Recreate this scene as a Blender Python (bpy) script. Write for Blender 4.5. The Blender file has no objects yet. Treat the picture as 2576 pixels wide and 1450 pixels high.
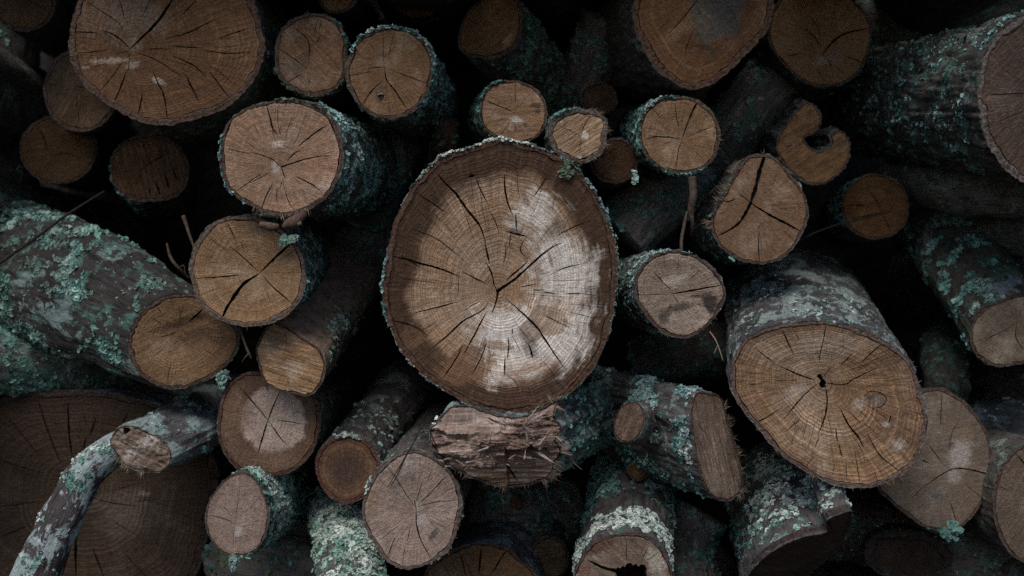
import bpy, math, random
import numpy as np
from mathutils import Vector, noise as mnoise
from mathutils.geometry import delaunay_2d_cdt

# ------------------------------------------------------------------ camera, sky, sun, exposure
SC = bpy.context.scene
COL = SC.collection
D, H, LENS = 1.57, 0.80, 40.0
cam_d = bpy.data.cameras.new('camera'); cam = bpy.data.objects.new('camera', cam_d); COL.objects.link(cam)
cam.location = (0, -D, H); cam.rotation_euler = (math.radians(90), 0, 0)
cam_d.lens = LENS; cam_d.sensor_width = 36.0; cam_d.clip_start = 0.02; cam_d.clip_end = 200
cam_d.dof.use_dof = True; cam_d.dof.focus_distance = D + 0.01; cam_d.dof.aperture_fstop = 2.4
SC.camera = cam
SUN_EL, SUN_AZ = 52.0, -20.0            # degrees above the horizon, degrees to the left of straight behind the camera
w = bpy.data.worlds.new('World'); SC.world = w; w.use_nodes = True
wn = w.node_tree.nodes; wl = w.node_tree.links
sky = wn.new('ShaderNodeTexSky'); sky.sky_type = 'NISHITA'; sky.sun_disc = False
sky.sun_elevation = math.radians(SUN_EL); sky.sun_rotation = math.radians(180 - SUN_AZ)
sky.air_density = 1.0; sky.dust_density = 1.5; sky.ozone_density = 1.0
wn['Background'].inputs['Strength'].default_value = 0.06
wl.new(sky.outputs['Color'], wn['Background'].inputs['Color'])
sun_d = bpy.data.lights.new('sun', 'SUN'); sun = bpy.data.objects.new('sun', sun_d); COL.objects.link(sun)
sun_d.energy = 1.25; sun_d.angle = math.radians(34); sun_d.color = (1.0, 0.935, 0.85)
sun.location = (0, -3, 4)
_el, _az = math.radians(SUN_EL), math.radians(SUN_AZ)
_to = Vector((math.sin(_az) * math.cos(_el), -math.cos(_az) * math.cos(_el), math.sin(_el)))
sun.rotation_euler = _to.to_track_quat('Z', 'Y').to_euler()
vs = SC.view_settings
vs.view_transform = 'Standard'; vs.look = 'None'; vs.gamma = 1.0; vs.use_curve_mapping = False
vs.exposure = 0.95
SC.render.engine = 'CYCLES'
SC.cycles.use_denoising = False; SC.cycles.denoiser = 'OPENIMAGEDENOISE'; SC.cycles.denoising_input_passes = 'RGB_ALBEDO_NORMAL'; SC.cycles.denoising_prefilter = 'ACCURATE'
SC.cycles.max_bounces = 8; SC.cycles.diffuse_bounces = 7

# ------------------------------------------------------------------ small helpers
RS = np.random.RandomState
KX = 36.0 / LENS / 2576.0
ZO = {'A': (0, 0), 'B': (628.9, 0), 'C': (1257.9, 0), 'D': (1884.2, 0), 'E': (0, 471.7), 'F': (440.2, 471.7),
      'G': (943.4, 314.5), 'H': (943.4, 628.9), 'I': (1446.5, 471.7), 'J': (1884.2, 471.7), 'K': (0, 946.5),
      'L': (628.9, 946.5), 'M': (1257.9, 946.5), 'N': (1884.2, 946.5), 'V': (0, 0)}
def zv(z, p):                                   # a measured coordinate, to the photograph's 2576 x 1450 grid
    k = 1.0 if z == 'V' else 0.34698
    return (p[0] * k + ZO[z][0], p[1] * k + ZO[z][1])
def ZP(z, *pts): return [zv(z, p) for p in pts]
def W3(x, y, Y):                                # grid coordinate and distance -> point in metres
    s = KX * (Y + D)
    return np.array([(x - 1288.0) * s, Y, H - (y - 724.8) * s])
def unit(v):
    v = np.asarray(v, float); return v / np.linalg.norm(v)
def n3(x, y, z): return mnoise.noise(Vector((x, y, z)))
def fbm(x, y, z, o=3):
    a, t = 1.0, 0.0
    for i in range(o):
        t += a * n3(x, y, z); x *= 2.1; y *= 2.1; z *= 2.1; a *= 0.5
    return t

def resample(P, n, close=True):
    P = np.asarray(P, float)
    Q = np.vstack([P, P[:1]]) if close else P
    d = np.r_[0, np.cumsum(np.hypot(*np.diff(Q, axis=0).T))]
    t = np.linspace(0, d[-1], n + 1)[:-1] if close else np.linspace(0, d[-1], n)
    return np.c_[np.interp(t, d, Q[:, 0]), np.interp(t, d, Q[:, 1])]
def spline(P, per=10, close=True):              # Catmull-Rom through the measured points
    P = np.asarray(P, float); n = len(P); out = []
    for i in range(n if close else n - 1):
        g = (lambda k: P[k % n]) if close else (lambda k: P[min(max(k, 0), n - 1)])
        p0, p1, p2, p3 = g(i - 1), g(i), g(i + 1), g(i + 2)
        for k in range(per):
            t = k / per
            out.append(0.5 * ((2 * p1) + (-p0 + p2) * t + (2 * p0 - 5 * p1 + 4 * p2 - p3) * t * t + (-p0 + 3 * p1 - 3 * p2 + p3) * t ** 3))
    if not close: out.append(P[-1])
    return np.array(out)
def ell(cx, cy, rx, ry, rot=0, n=28, wob=0.03, seed=0):
    r = RS(seed + 17); a = np.linspace(0, 2 * np.pi, n, endpoint=False)
    f = 1 + sum(wob / k * np.cos(k * a + r.rand() * 6.3) * r.rand() * 1.4 for k in (2, 3, 4, 5))
    x, y = np.cos(a) * rx * f, np.sin(a) * ry * f
    c, s = math.cos(math.radians(rot)), math.sin(math.radians(rot))
    return [(cx + x[i] * c - y[i] * s, cy + x[i] * s + y[i] * c) for i in range(n)]
def inside(P, pts):                             # even-odd rule, vectorised over pts
    x, y = pts[:, 0], pts[:, 1]; c = np.zeros(len(pts), bool); j = len(P) - 1
    for i in range(len(P)):
        xi, yi, xj, yj = P[i, 0], P[i, 1], P[j, 0], P[j, 1]
        if yi != yj:
            c ^= ((yi > y) != (yj > y)) & (x < (xj - xi) * (y - yi) / (yj - yi) + xi)
        j = i
    return c
def area2(P): return np.sum(P[:, 0] * np.roll(P[:, 1], -1) - np.roll(P[:, 0], -1) * P[:, 1])
def normals2(P):                                # outward normals of a counter-clockwise outline
    t = np.roll(P, -1, 0) - np.roll(P, 1, 0); t /= np.maximum(np.hypot(*t.T), 1e-9)[:, None]
    return np.c_[t[:, 1], -t[:, 0]]

def mk(name, V, F, mats, mi=None, parent=None, org=None, smooth=True, attrs=None):
    me = bpy.data.meshes.new(name)
    V = np.asarray(V, float)
    if org is not None: V = V - np.asarray(org)
    me.from_pydata(V.tolist(), [], [tuple(int(i) for i in f) for f in F])
    for m in (mats if isinstance(mats, (list, tuple)) else [mats]): me.materials.append(m)
    if mi is not None: me.polygons.foreach_set('material_index', np.asarray(mi, np.int32))
    me.polygons.foreach_set('use_smooth', np.full(len(me.polygons), smooth))
    for k, (typ, data) in (attrs or {}).items():
        a = me.attributes.new(k, typ, 'POINT')
        a.data.foreach_set({'FLOAT': 'value', 'FLOAT_VECTOR': 'vector', 'FLOAT_COLOR': 'color'}[typ], np.asarray(data, np.float32).ravel())
    me.update()
    o = bpy.data.objects.new(name, me); COL.objects.link(o)
    if parent is not None: o.parent = parent
    return o
def thing(name, label, cat, loc, group=None):
    o = bpy.data.objects.new(name, None); COL.objects.link(o); o.empty_display_size = 0.05
    o.location = tuple(loc); o['label'] = label; o['category'] = cat
    if group: o['group'] = group
    return o

# ------------------------------------------------------------------ node helper
class NT:
    def __init__(s, name):
        s.m = bpy.data.materials.new(name); s.m.use_nodes = True
        s.t = s.m.node_tree; s.n = s.t.nodes; s.l = s.t.links; s.b = s.n['Principled BSDF']
        s.b.inputs['Specular IOR Level'].default_value = 0.25
    def put(s, sock, v):
        if isinstance(v, bpy.types.NodeSocket): s.l.new(v, sock)
        else:
            if hasattr(sock.default_value, '__len__') and not hasattr(v, '__len__'): v = (v,) * len(sock.default_value)
            if sock.type == 'RGBA' and len(v) == 3: v = (*v, 1.0)
            sock.default_value = v
    def math(s, op, a, b=0.0, c=0.0, clamp=False):
        n = s.n.new('ShaderNodeMath'); n.operation = op; n.use_clamp = clamp
        for i, v in enumerate((a, b, c)): s.put(n.inputs[i], v)
        return n.outputs[0]
    def vmath(s, op, a, b=(0, 0, 0)):
        n = s.n.new('ShaderNodeVectorMath'); n.operation = op; s.put(n.inputs[0], a)
        if op == 'SCALE': s.put(n.inputs['Scale'], b)
        else: s.put(n.inputs[1], b)
        return n.outputs['Value'] if op in ('LENGTH', 'DOT_PRODUCT', 'DISTANCE') else n.outputs['Vector']
    def xyz(s, x, y, z):
        n = s.n.new('ShaderNodeCombineXYZ')
        for i, v in enumerate((x, y, z)): s.put(n.inputs[i], v)
        return n.outputs[0]
    def sep(s, v):
        n = s.n.new('ShaderNodeSeparateXYZ'); s.put(n.inputs[0], v); return n.outputs
    def attr(s, name):
        n = s.n.new('ShaderNodeAttribute'); n.attribute_name = name; return n
    def noise(s, vec, scale, detail=2.0, rough=0.5, dist=0.0):
        n = s.n.new('ShaderNodeTexNoise'); s.put(n.inputs['Vector'], vec); s.put(n.inputs['Scale'], scale)
        n.inputs['Detail'].default_value = detail; n.inputs['Roughness'].default_value = rough; n.inputs['Distortion'].default_value = dist
        return n.outputs['Fac']
    def rng(s, v, a, b, lo=0.0, hi=1.0, smooth=False):
        n = s.n.new('ShaderNodeMapRange'); n.clamp = True
        if smooth: n.interpolation_type = 'SMOOTHSTEP'
        for i, q in enumerate((v, a, b, lo, hi)): s.put(n.inputs[i], q)
        return n.outputs[0]
    def mix(s, f, a, b, blend='MIX'):
        n = s.n.new('ShaderNodeMix'); n.data_type = 'RGBA'; n.blend_type = blend
        s.put(n.inputs[0], f); s.put(n.inputs[6], a); s.put(n.inputs[7], b); return n.outputs[2]
    def bump(s, h, strength, dist):
        n = s.n.new('ShaderNodeBump'); n.inputs['Strength'].default_value = strength; n.inputs['Distance'].default_value = dist
        s.put(n.inputs['Height'], h); s.l.new(n.outputs[0], s.b.inputs['Normal'])
    def done(s, col, rough=0.85):
        s.put(s.b.inputs['Base Color'], col); s.put(s.b.inputs['Roughness'], rough); return s.m

def wood_mat(seed, c, dark, pale, rings=14, ringc=0.5, rayc=0.4, saw=None, sawc=0.5,  edge=None, edge_s=(0.8, 0.95), edge_f=0.8,
             heart=None, heart_s=(0.2, 0.5), blotch=0.5, paleamt=0.4, spots=0.3, blobs=(), R=0.05, bands=()):
    """End grain: c body colour, dark and pale its extremes; rings = visible growth rings from pith to bark."""
    warm = lambda q: (q[0] * 1.04, q[1] * 0.965, q[2] * 0.80) if q[0] > 2.2 * q[2] else (q[0] * 1.03, q[1] * 0.955, q[2] * 0.86) if q[0] > 1.75 * q[2] else (q[0] * 1.0, q[1] * 0.985, q[2] * 0.95)
    c, dark, pale = warm(c), warm(dark), warm(pale)
    k = NT('end_grain'); off = (seed * 3.17 % 50, seed * 7.31 % 50, 0)
    uv = k.attr('uvw').outputs['Vector']; s = k.attr('ring').outputs['Fac']
    uvo = k.vmath('ADD', uv, off)
    big = k.noise(uvo, 0.9 / R, 3, 0.55)
    med = k.noise(uvo, 3.2 / R, 4, 0.6)
    fine = k.noise(uvo, 480.0, 3, 0.7)
    # growth rings: uneven spacing, one thin pale line and one broad dark band each
    wob = k.math('MULTIPLY_ADD', k.math('SUBTRACT', k.noise(uvo, 2.2 / R, 3, 0.5), 0.5), 0.04, s)
    q = k.math('MULTIPLY', wob, float(rings))
    n1 = k.n.new('ShaderNodeTexNoise'); n1.noise_dimensions = '1D'; k.put(n1.inputs['W'], k.math('MULTIPLY', wob, rings * 0.9)); n1.inputs['Scale'].default_value = 1.0; n1.inputs['Detail'].default_value = 2
    qq = k.math('ADD', q, k.math('MULTIPLY', n1.outputs['Fac'], 1.6))
    fr = k.math('FRACT', qq)
    line = k.math('POWER', fr, 5.0)
    rmask = k.rng(k.noise(k.vmath('ADD', uvo, (9, 4, 0)), 1.6 / R, 2, 0.5), 0.38, 0.62)
    # rays
    sp = k.sep(uv)
    r = k.math('ADD', k.vmath('LENGTH', uv), 1e-4)
    dirv = k.vmath('SCALE', uv, k.math('DIVIDE', 1.0, r))
    dv = k.sep(dirv)
    ray = k.noise(k.xyz(k.math('MULTIPLY', dv[0], 16.0), k.math('MULTIPLY', dv[1], 16.0), k.math('MULTIPLY_ADD', s, 2.2, seed * 1.7)), 1.0 + min(R, .16) * 9, 3, 0.65)
    # saw marks
    ang = math.radians(saw if saw is not None else (seed * 47) % 180)
    su = k.math('ADD', k.math('MULTIPLY', sp[0], math.cos(ang)), k.math('MULTIPLY', sp[1], math.sin(ang)))
    sv = k.math('ADD', k.math('MULTIPLY', sp[0], -math.sin(ang)), k.math('MULTIPLY', sp[1], math.cos(ang)))
    sawc = min(1.0, sawc + 0.12); rayc = rayc + 0.12
    sawn = k.noise(k.xyz(k.math('MULTIPLY', su, 22.0), k.math('MULTIPLY', sv, 260.0), seed), 1.0, 3, 0.6)
    # colours
    col = k.mix(k.rng(big, 0.32, 0.68), c, tuple(0.5 * (a + b) for a, b in zip(c, dark)))
    col = k.mix(k.math('MULTIPLY', k.rng(med, 0.45, 0.75), blotch), col, dark)
    col = k.mix(k.math('MULTIPLY', k.rng(k.noise(k.vmath('ADD', uvo, (3, 8, 2)), 1.5 / R, 4, 0.6), 0.5, 0.72), paleamt), col, pale)
    if heart is not None: col = k.mix(k.rng(k.math('MULTIPLY_ADD', k.math('SUBTRACT', med, 0.5), 0.2, s), heart_s[0], heart_s[1], 0.9, 0.0, True), col, heart)
    if edge is not None:
        es = k.math('ADD', k.math('MULTIPLY', k.math('SUBTRACT', big, 0.5), 0.34), k.math('MULTIPLY_ADD', k.math('SUBTRACT', med, 0.5), 0.26, s))
        col = k.mix(k.rng(es, edge_s[0], edge_s[1], 0.0, edge_f, True), col, edge)
    for (s0, wd, bc, f) in bands:
        es = k.math('ABSOLUTE', k.math('SUBTRACT', wob, s0))
        col = k.mix(k.rng(es, 0.0, wd, f, 0.0, True), col, bc)
    tang = k.noise(k.xyz(k.math('MULTIPLY', dv[0], 4.0), k.math('MULTIPLY', dv[1], 4.0), k.math('MULTIPLY_ADD', wob, rings * 0.55, seed * 2.3)), 1.0, 3, 0.6)
    for (bx, by, rx, ry, rot, soft, bc, f) in blobs:
        a = math.radians(rot); nv = k.vmath('SUBTRACT', uv, (bx, by, 0)); q2 = k.sep(nv)
        e1 = k.math('DIVIDE', k.math('ADD', k.math('MULTIPLY', q2[0], math.cos(a)), k.math('MULTIPLY', q2[1], math.sin(a))), rx)
        e2 = k.math('DIVIDE', k.math('ADD', k.math('MULTIPLY', q2[0], -math.sin(a)), k.math('MULTIPLY', q2[1], math.cos(a))), ry)
        dd = k.math('SQRT', k.math('ADD', k.math('MULTIPLY', e1, e1), k.math('MULTIPLY', e2, e2)))
        nn = k.math('ADD', k.math('MULTIPLY', k.math('SUBTRACT', k.noise(uvo, 1.3 / max(min(rx, ry), 0.004), 5, 0.7), 0.5), 1.7), k.math('ADD', k.math('MULTIPLY', k.math('SUBTRACT', ray, 0.5), 0.9), k.math('MULTIPLY', k.math('SUBTRACT', tang, 0.5), 1.5)))
        if soft < 0.3: nn = k.math('MULTIPLY', nn, 0.22 if soft < 0.2 else 0.45)
        dd = k.math('ADD', dd, nn)
        col = k.mix(k.rng(dd, 1.0 - soft, 1.0 + soft * 0.3, f, 0.0, True), col, bc)
    lf = k.math('MULTIPLY', k.math('MULTIPLY', line, rmask), ringc)
    lt = k.mix(0.06, k.mix(1.0, col, (2.25, 2.2, 2.15), 'MULTIPLY'), pale)
    col = k.mix(lf, col, lt)
    col = k.mix(k.math('MULTIPLY', k.rng(fr, 0.0, 0.5, 1.0, 0.0), ringc * 0.55), col, k.mix(1.0, col, (0.55, 0.48, 0.44), 'MULTIPLY'))
    lt = k.mix(0.03, k.mix(1.0, col, (1.75, 1.72, 1.70), 'MULTIPLY'), pale)
    col = k.mix(k.math('MULTIPLY', k.rng(ray, 0.5, 0.72), rayc), col, lt)
    col = k.mix(k.math('MULTIPLY', k.rng(ray, 0.5, 0.28), rayc), col, k.mix(1.0, col, (0.5, 0.45, 0.42), 'MULTIPLY'))
    lt = k.mix(0.06, k.mix(1.0, col, (1.8, 1.77, 1.74), 'MULTIPLY'), pale)
    col = k.mix(k.math('MULTIPLY', k.rng(sawn, 0.52, 0.7), sawc), col, lt)
    col = k.mix(k.math('MULTIPLY', k.rng(sawn, 0.48, 0.3), sawc), col, k.mix(1.0, col, (0.5, 0.45, 0.42), 'MULTIPLY'))
    spk = k.noise(k.vmath('ADD', uvo, (1, 2, 7)), 330.0, 2, 0.5)
    col = k.mix(k.math('MULTIPLY', k.rng(spk, 0.64, 0.7), spots), col, (0.03, 0.024, 0.02))
    mot = k.noise(k.vmath('ADD', uvo, (6, 1, 4)), 150.0, 4, 0.7)
    col = k.mix(k.rng(mot, 0.5, 0.28, 0.0, 0.55), col, k.mix(1.0, col, (0.5, 0.46, 0.43), 'MULTIPLY'))
    col = k.mix(k.rng(mot, 0.52, 0.74, 0.0, 0.40), col, k.mix(1.0, col, (1.7, 1.68, 1.65), 'MULTIPLY'))
    col = k.mix(k.math('MULTIPLY', k.rng(fine, 0.40, 0.62), 0.50), col, k.mix(1.0, col, (0.45, 0.44, 0.43), 'MULTIPLY'))
    h = k.math('ADD', k.math('MULTIPLY', line, ringc * 0.7), k.math('ADD', k.math('MULTIPLY', ray, rayc), k.math('ADD', k.math('MULTIPLY', sawn, sawc * 1.4), k.math('ADD', k.math('MULTIPLY', fine, 0.6), k.math('MULTIPLY', mot, 0.8)))))
    k.bump(h, 0.85, 0.0034)
    return k.done(col, 0.8)

def bark_mat(seed, c1=(0.06, 0.054, 0.050), c2=(0.13, 0.117, 0.11), crust=0.35, crustc=(0.24, 0.29, 0.27), teal=0.25, tealc=(0.07, 0.15, 0.12), specks=0.2, rough_s=1.0):
    k = NT('bark'); p = k.attr('bp').outputs['Vector']
    po = k.vmath('ADD', p, (seed * 1.3 % 20, seed * 2.7 % 20, seed * 0.7 % 20))
    st = k.vmath('MULTIPLY', po, (1, 1, 0.22))
    fis = k.noise(st, 170.0, 4, 0.65); blot = k.noise(po, 26.0, 4, 0.6); cr = k.noise(k.vmath('MULTIPLY', po, (1, 1, 0.8)), 21.0, 7, 0.66, 0.4)
    col = k.mix(k.rng(blot, 0.35, 0.68), c1, c2)
    col = k.mix(k.rng(fis, 0.5, 0.34, 0, 0.85), col, tuple(x * 0.35 for x in c1))
    tl = k.noise(k.vmath('ADD', po, (5, 5, 5)), 34.0, 6, 0.7)
    col = k.mix(k.rng(tl, 0.63 - teal * 0.25, 0.70 - teal * 0.25, 0, 0.75), col, tealc)
    cm = k.rng(cr, 0.66 - crust * 0.28, 0.69 - crust * 0.28)
    cc = k.mix(k.rng(k.noise(po, 110.0, 3, 0.6), 0.35, 0.65), crustc, tuple(x * 0.62 for x in crustc))
    col = k.mix(k.math('MULTIPLY', cm, 0.85), col, cc)
    sp = k.noise(k.vmath('ADD', po, (2, 7, 1)), 150.0, 2, 0.5)
    col = k.mix(k.rng(sp, 0.74 - specks * 0.25, 0.77 - specks * 0.25, 0, 0.8), col, tuple(min(1, x * 1.5) for x in crustc))
    h = k.math('ADD', k.math('MULTIPLY', fis, 1.2), k.math('ADD', k.math('MULTIPLY', cm, 0.25), k.math('MULTIPLY', k.noise(po, 420.0, 3, 0.6), 0.7)))
    k.bump(h, 0.9, 0.004 * rough_s)
    return k.done(col, 0.9)
def rim_mat(seed, c=(0.07, 0.045, 0.035)):
    k = NT('bark_section'); p = k.vmath('ADD', k.attr('bp').outputs['Vector'], (seed * 1.1 % 20, 0, 3))
    n = k.noise(p, 210.0, 4, 0.65); b = k.noise(p, 50.0, 3, 0.6)
    col = k.mix(k.rng(n, 0.34, 0.66), tuple(x * 0.35 for x in c), tuple(min(1, x * 1.7) for x in c))
    col = k.mix(k.rng(b, 0.5, 0.75, 0, 0.5), col, (0.13, 0.105, 0.09))
    k.bump(n, 1.0, 0.005); return k.done(col, 0.9)
def lichen_mat():
    k = NT('lichen_thallus'); c = k.attr('col').outputs['Color']
    g = k.n.new('ShaderNodeNewGeometry').outputs['Position']
    n = k.noise(g, 300.0, 2, 0.6)
    col = k.mix(k.rng(n, 0.3, 0.7, 0, 0.35), c, k.mix(1.0, c, (0.5, 0.55, 0.5), 'MULTIPLY'))
    return k.done(col, 0.9)
def plain_mat(name, c1, c2, scale, bump=0.002):
    k = NT(name); g = k.n.new('ShaderNodeTexCoord').outputs['Object']
    n = k.noise(g, scale, 5, 0.65); k.bump(n, 0.8, bump); return k.done(k.mix(k.rng(n, 0.35, 0.65), c1, c2), 0.9)
LICHEN = lichen_mat()
CRACK = plain_mat('dark_crack', (0.018, 0.013, 0.010), (0.04, 0.03, 0.022), 200.0)
TORN = plain_mat('torn_wood', (0.15, 0.105, 0.083), (0.40, 0.33, 0.29), 220.0)
FIBRE = plain_mat('torn_fibre', (0.12, 0.085, 0.06), (0.28, 0.215, 0.165), 300.0)
BARE = plain_mat('split_wood', (0.10, 0.068, 0.052), (0.235, 0.172, 0.132), 60.0)
TWIG = plain_mat('twig_bark', (0.026, 0.018, 0.013), (0.075, 0.053, 0.04), 150.0)
DTWIG = plain_mat('dark_twig_bark', (0.010, 0.008, 0.007), (0.024, 0.019, 0.016), 150.0)

# ------------------------------------------------------------------ lichen flakes and torn fibres
LC = {'teal': ((0.045, 0.125, 0.108), (0.22, 0.41, 0.365)), 'mint': ((0.11, 0.235, 0.205), (0.43, 0.58, 0.52)),
      'white': ((0.22, 0.30, 0.275), (0.66, 0.73, 0.69)), 'crumb': ((0.05, 0.03, 0.02), (0.22, 0.155, 0.11)), 'olive': ((0.05, 0.065, 0.04), (0.17, 0.20, 0.13)), 'deep': ((0.04, 0.10, 0.083), (0.16, 0.29, 0.245))}
def flakes(samples, parent, org, seed, name='lichen'):
    """samples: (point, normal, size, colour key). Each flake is a ruffled lobed scale standing a little off the bark."""
    r = RS(seed); V = []; F = []; C = []; tint = np.array((0.90 + 0.16 * r.rand(), 1.0, 0.94 + 0.18 * r.rand()))
    for (p, n, sz, ck) in samples:
        n = unit(np.asarray(n)); t = unit(np.cross(n, r.normal(0, 1, 3))); b = np.cross(n, t)
        lo, hi = LC[ck]; p = np.asarray(p)
        gr = min(0.5, max(0.0, 0.08 + 0.8 * n3(p[0] * 17 + seed * 2, p[1] * 17, p[2] * 17)))
        pf = 0.5 + 0.75 * n3(p[0] * 42 + seed, p[1] * 42, p[2] * 42)
        sz = sz * (0.6 + 0.8 * r.rand()); m = 4
        for q in range(m):
            ao = r.rand() * 6.28; ro = sz * 0.75 * math.sqrt(r.rand())
            o = p + t * math.cos(ao) * ro + b * math.sin(ao) * ro
            nn = unit(n + r.normal(0, 0.38, 3)); tt = unit(np.cross(nn, t + 0.01)); bb = np.cross(nn, tt); s1 = sz * (0.28 + 0.34 * r.rand())
            k = 7; i0 = len(V); a = np.arange(k) * 2 * np.pi / k + r.rand() * 6
            rad = s1 * (0.68 + 0.55 * r.rand(k)); hh = s1 * (0.02 + 0.6 * r.rand(k) ** 1.5)
            V.append(o + nn * s1 * 0.1)
            for j in range(k): V.append(o + tt * rad[j] * math.cos(a[j]) + bb * rad[j] * math.sin(a[j]) + nn * hh[j])
            for j in range(k): F.append((i0, i0 + 1 + j, i0 + 1 + (j + 1) % k))
            f = min(1.0, max(0.0, pf + r.normal(0, 0.24))); cc = (np.array(lo) * (1 - f) + np.array(hi) * f) * (tint if ck != 'white' else 1.0)
            g = cc.mean(); cc = cc * (1 - gr) + g * gr * np.array((0.98, 1.0, 0.96))
            C.append((*(cc * 0.72), 1)); C.extend([(*(cc * (0.9 + 0.3 * r.rand())), 1) for _ in range(k)])
    if not V: return None
    o = mk(name, V, F, LICHEN, parent=parent, org=org, smooth=False, attrs={'col': ('FLOAT_COLOR', C)})
    o['kind'] = 'stuff'; return o
def blades(samples, parent, org, seed, mat=None, name='splinters'):
    """samples: (root, direction, length, width)."""
    r = RS(seed); V = []; F = []
    for (p, d, L, wd) in samples:
        d = unit(np.asarray(d) + r.normal(0, 0.25, 3)); t = unit(np.cross(d, r.normal(0, 1, 3))); bnd = r.normal(0, 0.16, 3) * L
        i0 = len(V); q = np.cross(d, t) * wd * 0.4
        V += [p - t * wd / 2, p + t * wd / 2, p + q, p + d * L * 0.5 + bnd * 0.4 - t * wd * 0.35, p + d * L * 0.5 + bnd * 0.4 + t * wd * 0.35, p + d * L * 0.5 + bnd * 0.4 + q * 0.7, p + d * L + bnd]
        for a, b2 in ((0, 1), (1, 2), (2, 0)):
            F.append((i0 + a, i0 + b2, i0 + 3 + b2, i0 + 3 + a)); F.append((i0 + 3 + a, i0 + 3 + b2, i0 + 6))
    if not V: return None
    o = mk(name, V, F, mat or FIBRE, parent=parent, org=org, smooth=False); o['kind'] = 'stuff'; return o

# ------------------------------------------------------------------ the log builder
class Plane:                                    # the plane of a saw cut: centre, normal, two axes
    def __init__(s, C, n):
        s.C = np.asarray(C, float); s.n = unit(n)
        s.e1 = unit(np.cross((0, 0, 1), s.n)); s.e1 = s.e1 if s.e1[0] > 0 else -s.e1
        s.e2 = unit(np.cross(s.e1, -s.n)); s.e2 = s.e2 if s.e2[2] > 0 else -s.e2
        s.cam = np.array([0, -D, H])
    def px(s, p):                               # sight line through a measured point, met with the plane
        d = W3(p[0], p[1], 0.0) - s.cam; t = np.dot(s.C - s.cam, s.n) / np.dot(d, s.n)
        q = s.cam + d * t - s.C; return (float(np.dot(q, s.e1)), float(np.dot(q, s.e2)))
    def to3(s, uv, h=0.0):
        uv = np.asarray(uv, float); return s.C + uv[..., :1] * s.e1 + uv[..., 1:2] * s.e2 + np.asarray(h)[..., None] * s.n

def crack_poly(P, w, r, mode='mid'):
    P = np.asarray(P, float); P = spline(P, 5, False) if len(P) > 2 else P
    L = np.sum(np.hypot(*np.diff(P, axis=0).T)); n = max(5, int(L / 0.004)); P = resample(P, n, False)
    t = np.linspace(0, 1, n)
    prof = {'mid': np.sin(np.pi * np.clip(t, 0.02, 0.98)) ** 0.6, 'in': (1 - t) ** 0.55, 'out': t ** 0.55, 'flat': np.minimum(1, np.minimum(t, 1 - t) * 8 + 0.25)}[mode]
    tg = np.gradient(P, axis=0); tg /= np.maximum(np.hypot(*tg.T), 1e-9)[:, None]; nn = np.c_[-tg[:, 1], tg[:, 0]]
    jit = np.cumsum(r.normal(0, 1, n)); jit -= np.linspace(jit[0], jit[-1], n); jit *= 0.00022
    P = P + nn * jit[:, None]
    hw = (w * 0.5) * prof * (0.75 + 0.5 * r.rand(n)) + 0.00012
    return np.vstack([P + nn * hw[:, None], (P - nn * (hw * (0.8 + 0.4 * r.rand(n)))[:, None])[::-1]])

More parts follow.
